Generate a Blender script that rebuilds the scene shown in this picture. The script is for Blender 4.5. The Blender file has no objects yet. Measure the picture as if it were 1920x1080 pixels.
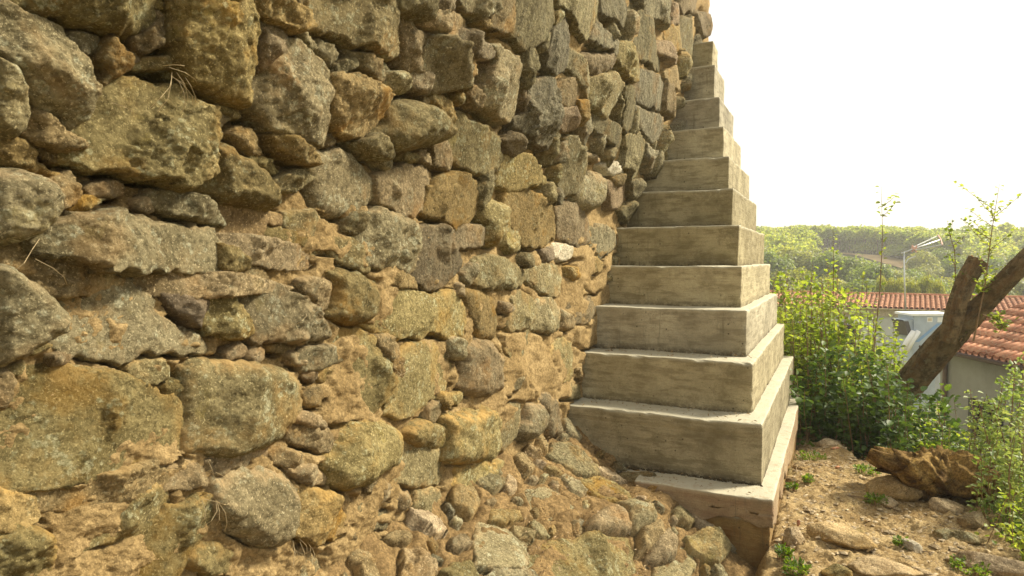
import bpy, bmesh, math, random
import numpy as np
from mathutils import Vector, Matrix

random.seed(7)
RNG = np.random.default_rng(11)
scene = bpy.context.scene
COL = scene.collection

# ---------------------------------------------------------------- camera
EYE = 1.85
F_PX, PITCH = 1242.4, 0.0431
cam = bpy.data.cameras.new("camera")
cam.sensor_width = 36.0
cam.lens = 36.0 * F_PX / 1920.0
cam.clip_start, cam.clip_end = 0.05, 3000
camo = bpy.data.objects.new("camera", cam)
camo.location = (0, 0, EYE)
camo.rotation_euler = (math.pi / 2 - PITCH, 0, 0)
COL.objects.link(camo)
scene.camera = camo

# ---------------------------------------------------------------- light
SUN_EL, SUN_AZ = math.radians(40), math.radians(75)      # azimuth measured from +Y towards +X
world = bpy.data.worlds.new("World")
scene.world = world
world.use_nodes = True
wn, wl = world.node_tree.nodes, world.node_tree.links
for n in list(wn): wn.remove(n)
sky = wn.new('ShaderNodeTexSky'); sky.sky_type = 'NISHITA'; sky.sun_disc = False
sky.sun_elevation = SUN_EL; sky.sun_rotation = SUN_AZ
sky.dust_density = 4.0; sky.air_density = 1.0; sky.ozone_density = 1.0
# overcast: the blue of the sky is veiled by a bright even cloud layer
hsv = wn.new('ShaderNodeHueSaturation'); hsv.inputs['Saturation'].default_value = 0.15
mixc = wn.new('ShaderNodeMix'); mixc.data_type = 'RGBA'
mixc.inputs[0].default_value = 0.5
mixc.inputs[7].default_value = (12.6, 12.2, 11.0, 1)
bg = wn.new('ShaderNodeBackground'); bg.inputs[1].default_value = 0.050
wo = wn.new('ShaderNodeOutputWorld')
wl.new(sky.outputs[0], hsv.inputs['Color']); wl.new(hsv.outputs[0], mixc.inputs[6])
wl.new(mixc.outputs[2], bg.inputs[0]); wl.new(bg.outputs[0], wo.inputs[0])

sun = bpy.data.lights.new("sun", 'SUN'); sun.energy = 3.7; sun.angle = math.radians(9)
sun.color = (1.0, 0.90, 0.70)
suno = bpy.data.objects.new("sun", sun); COL.objects.link(suno)
sd = Vector((math.sin(SUN_AZ) * math.cos(SUN_EL), math.cos(SUN_AZ) * math.cos(SUN_EL), math.sin(SUN_EL)))
suno.rotation_euler = sd.to_track_quat('Z', 'Y').to_euler()

scene.view_settings.view_transform = 'Standard'
scene.view_settings.look = 'None'
scene.view_settings.exposure = 1.42
scene.view_settings.gamma = 1.0
scene.view_settings.use_curve_mapping = False
scene.render.engine = 'CYCLES'
scene.cycles.max_bounces = 6
scene.cycles.diffuse_bounces = 3
scene.cycles.transparent_max_bounces = 8
scene.cycles.volume_bounces = 0

# ---------------------------------------------------------------- geometry frame
cP, sP = math.cos(PITCH), math.sin(PITCH)
TH = 0.455
U = np.array([math.sin(TH), math.cos(TH), 0.0])       # along the old wall, away from us
N = np.array([math.cos(TH), -math.sin(TH), 0.0])      # out of the wall face, to the right
ORI = np.array([1.6796, 4.4006, EYE])                 # near right corner of the lowest full course
WB = -1.376                                           # wall face in N direction

def ray(x, y):
    u = (x - 960) / F_PX; v = -(y - 540) / F_PX
    return np.array([u, cP + v * sP, -sP + v * cP])

def proj(p):
    X, Y, Z = p[0], p[1], p[2] - EYE
    d = Y * cP - Z * sP; h = Y * sP + Z * cP
    return 960 + F_PX * X / d, 540 - F_PX * h / d, d

CAM_A = -(ORI[0] * U[0] + ORI[1] * U[1]); CAM_B = -(ORI[0] * N[0] + ORI[1] * N[1])

def sstep(t):
    t = np.clip(t, 0, 1); return t * t * (3 - 2 * t)

def lean(z):                # z above eye: the upper part of the wall bellies outwards
    return 0.31 * sstep((np.asarray(z, float) - 0.1) / 1.6)

class WallFrame:            # (s, t, h) = along wall, height above eye, out of the face
    @staticmethod
    def world(s, t, h):
        b = WB + lean(t) + h
        return np.stack([ORI[0] + s * U[0] + b * N[0], ORI[1] + s * U[1] + b * N[1], EYE + t + 0 * s], -1)
    @staticmethod
    def hit(x, y, h):
        d = ray(x, y); t = 0.0
        for _ in range(12):
            b = WB + float(lean(t)) + h
            k = (b - CAM_B) / (d @ N); t = k * d[2]
        return CAM_A + k * (d @ U), t

BK_Z, BK_S = -1.20, 0.74    # rubble bank at the wall foot: height at the face, slope
BL = math.hypot(1, BK_S)
def mound(s, t):            # the bank is fuller under the plinth
    return .20 * sstep((np.asarray(s) + 1.1) / .7) * sstep((-np.asarray(t) - .5) / .4)
class BankFrame:            # (s, t, h): t is measured up the slope, h out of it
    @staticmethod
    def world(s, t, h):
        h = h + mound(s, t)
        bp = -t / BL + h * BK_S / BL
        z = BK_Z + t * BK_S / BL + h / BL
        b = WB + bp
        return np.stack([ORI[0] + s * U[0] + b * N[0], ORI[1] + s * U[1] + b * N[1], EYE + z + 0 * s], -1)
    @staticmethod
    def hit(x, y, h0):
        h = h0; r = BankFrame.flat(x, y, h)
        for _ in range(6):
            h = h0 + float(mound(r[0], r[1])); r = BankFrame.flat(x, y, h)
        return r
    @staticmethod
    def flat(x, y, h):
        d = ray(x, y)
        dn, du, dz = d @ N, d @ U, d[2]
        # k*dz = BK_Z - S*(bp) + h*BL   with bp = CAM_B + k*dn - WB
        k = (BK_Z - BK_S * (CAM_B - WB) + h * BL) / (dz + BK_S * dn)
        bp = CAM_B + k * dn - WB
        return CAM_A + k * du, -(bp - h * BK_S / BL) * BL

# ---------------------------------------------------------------- noise
_T = RNG.random((256, 256)).astype(np.float32)
def vnoise(x, y, seed=0):
    x = x + seed * 17.31; y = y + seed * 7.77
    xi = np.floor(x).astype(int); yi = np.floor(y).astype(int)
    fx = x - xi; fy = y - yi
    fx = fx * fx * (3 - 2 * fx); fy = fy * fy * (3 - 2 * fy)
    a = _T[xi & 255, yi & 255]; b = _T[(xi + 1) & 255, yi & 255]
    c = _T[xi & 255, (yi + 1) & 255]; d = _T[(xi + 1) & 255, (yi + 1) & 255]
    return (a * (1 - fx) + b * fx) * (1 - fy) + (c * (1 - fx) + d * fx) * fy * 1.0 - 0.5
def fbm(x, y, seed=0, oct=4, gain=0.5):
    r = 0; a = 1.0
    for i in range(oct):
        r = r + a * vnoise(x, y, seed + i * 3.1); x = x * 2.03; y = y * 2.03; a *= gain
    return r

# ---------------------------------------------------------------- object helpers
def tag(o, label=None, cat=None, group=None, kind=None):
    if label: o['label'] = label
    if cat: o['category'] = cat
    if group: o['group'] = group
    if kind: o['kind'] = kind
    return o

def empty(name, loc=(0, 0, 0), label=None, cat=None, group=None, kind=None):
    o = bpy.data.objects.new(name, None); o.location = loc; o.empty_display_size = 0.2
    COL.objects.link(o); return tag(o, label, cat, group, kind)

def link(name, me, parent=None, loc=None):
    o = bpy.data.objects.new(name, me); COL.objects.link(o)
    if loc is not None: o.location = loc
    if parent is not None: o.parent = parent
    return o

def np_mesh(name, co, faces, mat, smooth=True, attr=None):
    """faces: (n,3) or (n,4) int array, or list of such arrays"""
    me = bpy.data.meshes.new(name)
    fl = faces if isinstance(faces, list) else [faces]
    fl = [f for f in fl if len(f)]
    co = np.asarray(co, np.float32)
    me.vertices.add(len(co)); me.vertices.foreach_set('co', co.ravel())
    loops = np.concatenate([f.ravel() for f in fl]).astype(np.int32)
    tot = np.concatenate([np.full(len(f), f.shape[1]) for f in fl]).astype(np.int32)
    st = np.concatenate([[0], np.cumsum(tot)[:-1]]).astype(np.int32)
    me.loops.add(len(loops)); me.loops.foreach_set('vertex_index', loops)
    me.polygons.add(len(tot)); me.polygons.foreach_set('loop_start', st)
    me.polygons.foreach_set('loop_total', tot)
    me.polygons.foreach_set('use_smooth', np.full(len(tot), smooth))
    me.update(calc_edges=True)
    if attr:
        for k, v in attr.items():
            A = me.attributes.new(k, 'FLOAT', 'POINT'); A.data.foreach_set('value', np.asarray(v, np.float32))
    me.materials.append(mat)
    return me

def grid_faces(ny, nx):
    i = np.arange(ny - 1)[:, None] * nx + np.arange(nx - 1)[None, :]
    return np.stack([i, i + 1, i + nx + 1, i + nx], -1).reshape(-1, 4)

class MB:
    """collects boxes, tubes and sheets into one mesh"""
    def __init__(s): s.v = []; s.f = []; s.n = 0
    def add(s, v, f):
        s.v += [tuple(p) for p in v]; s.f += [tuple(i + s.n for i in q) for q in f]; s.n += len(v)
    def box(s, c, d, M=None):
        x, y, z = d[0] / 2, d[1] / 2, d[2] / 2
        v = [Vector((sx * x, sy * y, sz * z)) for sz in (-1, 1) for sy in (-1, 1) for sx in (-1, 1)]
        if M is not None: v = [M @ p for p in v]
        v = [p + Vector(c) for p in v]
        s.add(v, [(0, 2, 3, 1), (4, 5, 7, 6), (0, 1, 5, 4), (2, 6, 7, 3), (0, 4, 6, 2), (1, 3, 7, 5)])
    def tube(s, pts, rad, n=8, cap=True):
        pts = [Vector(p) for p in pts]
        if not hasattr(rad, '__len__'): rad = [rad] * len(pts)
        v = []; f = []
        for i, p in enumerate(pts):
            d = (pts[min(i + 1, len(pts) - 1)] - pts[max(i - 1, 0)]).normalized()
            a = d.cross(Vector((0.13, 0.97, 0.21))).normalized(); b = d.cross(a)
            for k in range(n):
                t = 2 * math.pi * k / n
                v.append(p + (a * math.cos(t) + b * math.sin(t)) * rad[i])
        for i in range(len(pts) - 1):
            for k in range(n):
                f.append((i * n + k, i * n + (k + 1) % n, (i + 1) * n + (k + 1) % n, (i + 1) * n + k))
        if cap:
            f.append(tuple(range(n))[::-1]); f.append(tuple((len(pts) - 1) * n + k for k in range(n)))
        s.add(v, f)
    def build(s, name, mat, parent=None, smooth=False):
        me = bpy.data.meshes.new(name); me.from_pydata(s.v, [], s.f); me.materials.append(mat)
        if smooth: me.polygons.foreach_set('use_smooth', [True] * len(me.polygons))
        me.update(); return link(name, me, parent)

# ---------------------------------------------------------------- materials
class NB:
    def __init__(s, name, rough=0.9, spec=0.2):
        s.m = bpy.data.materials.new(name); s.m.use_nodes = True
        s.t = s.m.node_tree; s.n = s.t.nodes; s.l = s.t.links
        s.b = s.n['Principled BSDF']; s.b.inputs['Roughness'].default_value = rough
        s.b.inputs['Specular IOR Level'].default_value = spec
        g = s.n.new('ShaderNodeNewGeometry'); s.pos = g.outputs['Position']; s.nrm = g.outputs['Normal']
        s.h = None
    def put(s, inp, v):
        if isinstance(v, bpy.types.NodeSocket): s.l.new(v, inp)
        else: inp.default_value = v
    def noise(s, scale, detail=6, rough=0.55, vec=None, dist=0.0):
        n = s.n.new('ShaderNodeTexNoise'); n.inputs['Scale'].default_value = scale
        n.inputs['Detail'].default_value = detail; n.inputs['Roughness'].default_value = rough
        n.inputs['Distortion'].default_value = dist
        s.l.new(vec or s.pos, n.inputs['Vector']); return n.outputs['Fac']
    def vor(s, scale, vec=None, feature='F1', out='Distance'):
        n = s.n.new('ShaderNodeTexVoronoi'); n.inputs['Scale'].default_value = scale; n.feature = feature
        s.l.new(vec or s.pos, n.inputs['Vector']); return n.outputs[out]
    def map(s, scale, rot=(0, 0, 0), vec=None):
        n = s.n.new('ShaderNodeMapping'); n.inputs['Scale'].default_value = scale
        n.inputs['Rotation'].default_value = rot
        s.l.new(vec or s.pos, n.inputs['Vector']); return n.outputs[0]
    def ramp(s, fac, lo, hi, a=0.0, b=1.0):
        n = s.n.new('ShaderNodeMapRange'); n.interpolation_type = 'SMOOTHSTEP'
        s.put(n.inputs['Value'], fac)
        for k, v in (('From Min', lo), ('From Max', hi), ('To Min', a), ('To Max', b)): n.inputs[k].default_value = v
        return n.outputs['Result']
    def mix(s, fac, a, b, mode='MIX'):
        n = s.n.new('ShaderNodeMix'); n.data_type = 'RGBA'; n.blend_type = mode
        s.put(n.inputs[0], fac)
        for i, v in ((6, a), (7, b)):
            s.put(n.inputs[i], v if isinstance(v, bpy.types.NodeSocket) else (*v, 1) if len(v) == 3 else v)
        return n.outputs[2]
    def math(s, op, a, b=0.0):
        n = s.n.new('ShaderNodeMath'); n.operation = op
        s.put(n.inputs[0], a); s.put(n.inputs[1], b); return n.outputs[0]
    def attr(s, name):
        n = s.n.new('ShaderNodeAttribute'); n.attribute_name = name; return n.outputs['Fac']
    def rand(s):
        n = s.n.new('ShaderNodeObjectInfo'); return n.outputs['Random']
    def hsv(s, col, h=0.5, sa=1.0, v=1.0):
        n = s.n.new('ShaderNodeHueSaturation'); s.put(n.inputs['Hue'], h); s.put(n.inputs['Saturation'], sa)
        s.put(n.inputs['Value'], v); s.put(n.inputs['Color'], col); return n.outputs[0]
    def bump(s, h, dist=0.01, strength=1.0):
        n = s.n.new('ShaderNodeBump'); n.inputs['Distance'].default_value = dist
        n.inputs['Strength'].default_value = strength
        s.put(n.inputs['Height'], h)
        if s.h is not None: s.l.new(s.h, n.inputs['Normal'])
        s.h = n.outputs[0]; return s
    def done(s, col):
        s.put(s.b.inputs['Base Color'], col if isinstance(col, bpy.types.NodeSocket) else (*col, 1))
        if s.h is not None: s.l.new(s.h, s.b.inputs['Normal'])
        return s.m

MORTAR_C = (0.44, 0.30, 0.13)
def stone_mat(name, ca, cb, lich=0.5, rust=0.3, slate=False):
    q = NB(name, 0.92, 0.15)
    if slate:
        vec = q.map((16, 16, 3.0), (0.15, 0.25, 0)); g = q.noise(1.6, 8, 0.62, vec, 0.6)
    else:
        g = q.noise(7, 9, 0.65, None, 0.4)
    c = q.mix(q.ramp(g, 0.34, 0.66), ca, cb)
    fine = q.noise(48, 6, 0.75)
    c = q.mix(q.ramp(fine, 0.36, 0.56, 0.75, 0.0), c, tuple(x * 0.5 for x in ca))
    spk = q.noise(120, 4, 0.7)
    c = q.mix(q.ramp(spk, 0.54, 0.66, 0.0, 0.75), c, tuple(min(1, x * 1.7 + 0.03) for x in cb))
    r1 = q.ramp(q.noise(4.3, 6, 0.6), 0.53, 0.68, 0, rust)
    c = q.mix(r1, c, (0.36, 0.19, 0.045))
    # lichen: crusty pale patches with broken edges
    lm = q.math('ADD', q.noise(9, 8, 0.75), q.math('MULTIPLY', q.vor(42), -0.22))
    l1 = q.ramp(lm, 0.44, 0.52, 0, lich)
    c = q.mix(l1, c, q.mix(q.ramp(spk, 0.45, 0.55), (0.24, 0.225, 0.125), (0.44, 0.42, 0.27)))
    l2 = q.ramp(q.noise(5.2, 7, 0.7, q.map((1.0, 1.1, 0.9), (0.6, 0.2, 0.4))), 0.58, 0.68, 0, lich * 0.4)
    c = q.mix(l2, c, (0.28, 0.215, 0.05))
    dust = q.math('MULTIPLY', q.attr('dust'), q.ramp(q.noise(16, 6, 0.7), 0.38, 0.58))
    c = q.mix(dust, c, MORTAR_C)
    rv = q.rand()
    c = q.hsv(c, 0.5, q.ramp(q.math('FRACT', q.math('MULTIPLY', rv, 7.3)), 0, 1, 0.88, 1.12), q.ramp(rv, 0, 1, 0.80, 1.18))
    if slate:
        v2 = q.map((34, 34, 5.0), (0.15, 0.25, 0))
        q.bump(q.noise(1.5, 7, 0.65, v2, 0.5), 0.016)
    q.bump(q.noise(24, 8, 0.72), 0.032)
    q.bump(q.vor(46), -0.006)
    q.bump(q.noise(110, 5, 0.75), 0.009)
    return q.done(c)

M = {}
M['g'] = stone_mat("stone_grey", (0.165, 0.134, 0.062), (0.307, 0.256, 0.131), 0.85, 0.3)
M['o'] = stone_mat("stone_ochre", (0.188, 0.137, 0.062), (0.33, 0.247, 0.122), 0.3, 0.5)
M['b'] = stone_mat("stone_brown", (0.143, 0.109, 0.056), (0.255, 0.198, 0.105), 0.2, 0.35)
M['y'] = stone_mat("stone_mossy", (0.165, 0.13, 0.059), (0.295, 0.236, 0.115), 0.65, 0.5)
M['p'] = stone_mat("stone_purple", (0.168, 0.123, 0.07), (0.275, 0.21, 0.125), 0.2, 0.2)
M['s'] = stone_mat("stone_slate", (0.135, 0.114, 0.062), (0.292, 0.253, 0.146), 0.25, 0.3, True)
M['t'] = stone_mat("stone_tan", (0.34, 0.245, 0.13), (0.54, 0.42, 0.25), 0.15, 0.3)
M['w'] = stone_mat("stone_pale", (0.40, 0.34, 0.22), (0.62, 0.55, 0.40), 0.1, 0.15)
M['r'] = stone_mat("stone_rust", (0.172, 0.118, 0.058), (0.295, 0.212, 0.108), 0.1, 0.5)

def earth_mat(name, c1, c2, green=0.0):
    q = NB(name, 0.97, 0.1)
    c = q.mix(q.ramp(q.noise(5, 9, 0.7), 0.35, 0.65), c1, c2)
    c = q.mix(q.ramp(q.noise(60, 6, 0.7), 0.38, 0.62, 0, 0.65), c, tuple(x * 0.5 for x in c1))
    c = q.mix(q.ramp(q.vor(90), 0.0, 0.32, 0.45, 0), c, tuple(min(1, x * 1.5) for x in c2))
    if green:
        c = q.mix(q.ramp(q.noise(2.2, 7, 0.75), 0.55, 0.68, 0, green), c, (0.10, 0.12, 0.03))
    q.bump(q.noise(14, 7, 0.7), 0.03); q.bump(q.noise(70, 6, 0.75), 0.012)
    q.bump(q.noise(240, 3, 0.7), 0.003)
    return q.done(c)
M['mortar'] = earth_mat("earth_mortar", (0.30, 0.205, 0.088), (0.48, 0.345, 0.165))
M['bank'] = earth_mat("bank_earth", (0.22, 0.145, 0.065), (0.40, 0.27, 0.12))
M['path'] = earth_mat("path_earth", (0.33, 0.225, 0.10), (0.52, 0.39, 0.20), 0.4)
M['clod'] = earth_mat("clod_earth", (0.13, 0.075, 0.03), (0.50, 0.33, 0.11))
M['leafmould'] = earth_mat("garden_soil", (0.07, 0.06, 0.03), (0.13, 0.12, 0.05), 0.6)

def concrete_mat(name, c1, c2, stain=(0.135, 0.108, 0.056)):
    q = NB(name, 0.9, 0.2)
    c = q.mix(q.ramp(q.noise(3.0, 8, 0.65), 0.33, 0.67), c1, c2)
    st = q.noise(1.6, 6, 0.6, q.map((3, 3, 14)))
    c = q.mix(q.ramp(st, 0.45, 0.65, 0, 0.55), c, stain)
    c = q.mix(q.ramp(q.noise(4, 9, 0.78), 0.47, 0.64, 0, 0.55), c, stain)
    c = q.mix(q.ramp(q.noise(120, 4, 0.7), 0.4, 0.65, 0, 0.28), c, tuple(x * 0.55 for x in c1))
    pore = q.ramp(q.vor(33, q.map((1, 1, 1), (0.3, 0.5, 0.2))), 0.05, 0.12, 1, 0)
    pm = q.math('MULTIPLY', pore, q.ramp(q.noise(5), 0.5, 0.56))
    c = q.mix(q.math('MULTIPLY', pm, 0.85), c, (0.035, 0.03, 0.02))
    dr = q.ramp(q.noise(1.5, 7, 0.7, q.map((15, 15, 1.3))), 0.54, 0.66, 0, 0.5)
    c = q.mix(q.math('MULTIPLY', dr, q.ramp(q.noise(1.3, 3), 0.45, 0.6)), c, (0.10, 0.085, 0.05))
    c = q.hsv(c, 0.5, q.ramp(q.math('FRACT', q.math('MULTIPLY', q.rand(), 5.7)), 0, 1, .8, 1.15), q.ramp(q.rand(), 0, 1, .82, 1.15))
    cr = q.ramp(q.noise(2.0, 8, 0.75, None, 1.5), 0.495, 0.5, 0, 1)
    c = q.mix(q.math('MULTIPLY', q.math('MULTIPLY', cr, q.ramp(q.noise(2.0, 8, 0.75, None, 1.5), 0.5, 0.505, 1, 0)), q.ramp(q.noise(0.9, 3), .5, .56, 0, .8)), c, (0.04, 0.035, 0.02))
    p2 = q.math('MULTIPLY', q.ramp(q.vor(15), 0.06, 0.13, 1, 0), q.ramp(q.noise(2.6, 4), 0.50, 0.55))
    c = q.mix(q.math('MULTIPLY', p2, 0.8), c, (0.05, 0.04, 0.025))
    drt = q.attr('dirt')
    dn = q.math('MULTIPLY', drt, q.ramp(q.noise(28, 7, 0.75), 0.36, 0.56))
    c = q.mix(dn, c, (0.045, 0.035, 0.02))
    wr = q.attr('worn')
    c = q.mix(q.math('MULTIPLY', wr, q.ramp(q.noise(17, 7, 0.7), 0.30, 0.5, .45, 1)), c, (0.42, 0.395, 0.30))
    q.bump(q.noise(11, 7, 0.65), 0.008); q.bump(q.noise(90, 5, 0.7), 0.0035)
    q.bump(q.math('MULTIPLY', pm, -1.0), 0.01)
    q.bump(q.noise(2.2, 3, 0.5, q.map((1.5, 1.5, 30))), 0.004)
    return q.done(c)
M['conc'] = concrete_mat("concrete", (0.265, 0.228, 0.138), (0.41, 0.36, 0.232))
M['ledge'] = concrete_mat("stained_concrete", (0.20, 0.135, 0.06), (0.34, 0.24, 0.115), (0.20, 0.105, 0.045))

def plain(name, col, rough=0.7, var=0.25, scale=8, bump=0.0, metal=0.0):
    q = NB(name, rough, 0.3); q.b.inputs['Metallic'].default_value = metal
    c = q.mix(q.ramp(q.noise(scale, 6, 0.65), 0.3, 0.7), tuple(x * (1 - var) for x in col), tuple(min(1, x * (1 + var)) for x in col))
    if bump: q.bump(q.noise(scale * 6, 6, 0.7), bump)
    return q.done(c)

def leaf_mat(name, c1, c2, trans=0.45, scale=3.0):
    q = NB(name, 0.5, 0.35)
    c = q.mix(q.ramp(q.noise(scale, 3, 0.6), 0.35, 0.65), c1, c2)
    c = q.hsv(c, q.ramp(q.noise(scale * 30, 2), 0.3, 0.7, 0.475, 0.515), 1.0, q.ramp(q.noise(scale * 37 + 3, 2), 0.3, 0.7, 0.65, 1.4))
    tr = q.n.new('ShaderNodeBsdfTranslucent'); q.put(tr.inputs[0], q.hsv(c, 0.485, 1.1, 1.7))
    mx = q.n.new('ShaderNodeMixShader'); mx.inputs[0].default_value = trans
    q.put(q.b.inputs['Base Color'], c)
    q.l.new(q.b.outputs[0], mx.inputs[1]); q.l.new(tr.outputs[0], mx.inputs[2])
    q.l.new(mx.outputs[0], q.n['Material Output'].inputs[0])
    return q.m
M['leaf'] = leaf_mat("bush_leaves", (0.12, 0.185, 0.026), (0.235, 0.30, 0.055), 0.55)
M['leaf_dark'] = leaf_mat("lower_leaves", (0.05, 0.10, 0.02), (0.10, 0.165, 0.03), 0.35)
M['leaf_pale'] = leaf_mat("pale_leaves", (0.12, 0.19, 0.04), (0.22, 0.28, 0.08))
M['tree_a'] = leaf_mat("tree_leaves_green", (0.11, 0.165, 0.03), (0.17, 0.225, 0.045), 0.45, 0.35)
M['tree_b'] = leaf_mat("tree_leaves_olive", (0.14, 0.165, 0.04), (0.21, 0.23, 0.065), 0.45, 0.35)
M['tree_c'] = leaf_mat("tree_leaves_yellow", (0.18, 0.215, 0.03), (0.27, 0.29, 0.05), 0.5, 0.35)
M['pine'] = leaf_mat("far_wood_leaves", (0.165, 0.225, 0.04), (0.255, 0.305, 0.065), 0.5, 0.05)
M['weed'] = leaf_mat("weed_leaves", (0.07, 0.13, 0.015), (0.13, 0.21, 0.03), 0.4)
M['stem'] = plain("stem_bark", (0.20, 0.125, 0.06), 0.8)
M['twig'] = plain("dry_twig", (0.20, 0.14, 0.08), 0.9)
M['fartrunk'] = plain("far_trunk_bark", (0.13, 0.10, 0.06), 0.9)
M['meadow'] = plain("hill_ground", (0.16, 0.15, 0.05), 0.95, 0.3, 0.08)
M['field'] = plain("bare_field", (0.42, 0.29, 0.14), 0.95, 0.25, 0.3)
def bark_mat():
    q = NB("rough_bark", 0.95, 0.12)
    vec = q.map((1, 1, 1))
    v = q.attr('bark')
    c = q.mix(q.ramp(q.noise(9, 8, 0.7), 0.35, 0.65), (0.12, 0.085, 0.045), (0.38, 0.27, 0.14))
    c = q.mix(q.math('MULTIPLY', v, q.ramp(q.noise(24, 6, 0.7), 0.35, 0.6)), c, (0.26, 0.155, 0.07))
    c = q.mix(q.ramp(q.noise(13, 8, 0.8), 0.53, 0.62, 0, 0.75), c, (0.36, 0.31, 0.18))
    q.bump(q.noise(9, 8, 0.7, q.map((3, 3, 1), (0.2, -0.7, 0))), 0.09); q.bump(q.noise(30, 8, 0.75), 0.04); q.bump(q.noise(110, 4, 0.7), 0.008)
    return q.done(c)
M['bark'] = bark_mat()
M['sawn'] = plain("sawn_wood", (0.55, 0.32, 0.15), 0.85, 0.25, 20, 0.004)
def tile_mat():
    q = NB("clay_tile", 0.85, 0.2)
    c = q.mix(q.ramp(q.noise(4, 6, 0.7), 0.35, 0.65), (0.30, 0.115, 0.062), (0.47, 0.225, 0.125))
    c = q.mix(q.ramp(q.noise(25, 5, 0.7), 0.48, 0.66, 0, 0.65), c, (0.44, 0.33, 0.20))
    c = q.hsv(c, 0.5, 1.0, q.ramp(q.rand(), 0, 1, 0.8, 1.2))
    q.bump(q.noise(40, 5, 0.7), 0.006)
    return q.done(c)
M['tile'] = tile_mat()
def render_mat(name, c, dark):
    q = NB(name, 0.95, 0.1)
    k = q.mix(q.ramp(q.noise(0.9, 8, 0.7), 0.35, 0.65), tuple(x * 0.82 for x in c), c)
    k = q.mix(q.ramp(q.noise(2.0, 6, 0.65, q.map((1, 1, 0.25))), 0.52, 0.68, 0, 0.5), k, dark)
    q.bump(q.noise(12, 6, 0.7), 0.01)
    return q.done(k)
M['plaster'] = render_mat("grey_plaster", (0.33, 0.32, 0.25), (0.18, 0.17, 0.12))
M['wash'] = render_mat("pale_plaster", (0.56, 0.58, 0.54), (0.40, 0.40, 0.34))
M['fascia'] = plain("fascia_stone", (0.42, 0.36, 0.25), 0.9)
M['gutter'] = plain("brown_gutter", (0.09, 0.055, 0.045), 0.5, 0.1)
M['dark'] = plain("dark_interior", (0.012, 0.010, 0.010), 0.8, 0.1)
M['winframe'] = plain("rusty_frame", (0.10, 0.055, 0.045), 0.7, 0.1)
M['metal'] = plain("galvanised_sheet", (0.40, 0.46, 0.52), 0.45, 0.12, 3, 0, 0.2)
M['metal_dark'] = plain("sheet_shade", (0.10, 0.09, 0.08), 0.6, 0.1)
M['blue'] = plain("blue_film", (0.22, 0.36, 0.58), 0.5, 0.1)
M['white'] = plain("white_paper", (0.78, 0.78, 0.74), 0.7, 0.04)
M['cream'] = plain("sticker_print", (0.60, 0.52, 0.36), 0.7, 0.05)
M['alu'] = plain("antenna_metal", (0.50, 0.52, 0.50), 0.4, 0.1, 8, 0, 0.5)
M['redplastic'] = plain("orange_plastic", (0.55, 0.33, 0.25), 0.6, 0.1)
M['pipe'] = plain("rusty_pipe", (0.17, 0.12, 0.085), 0.8, 0.2)
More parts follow.
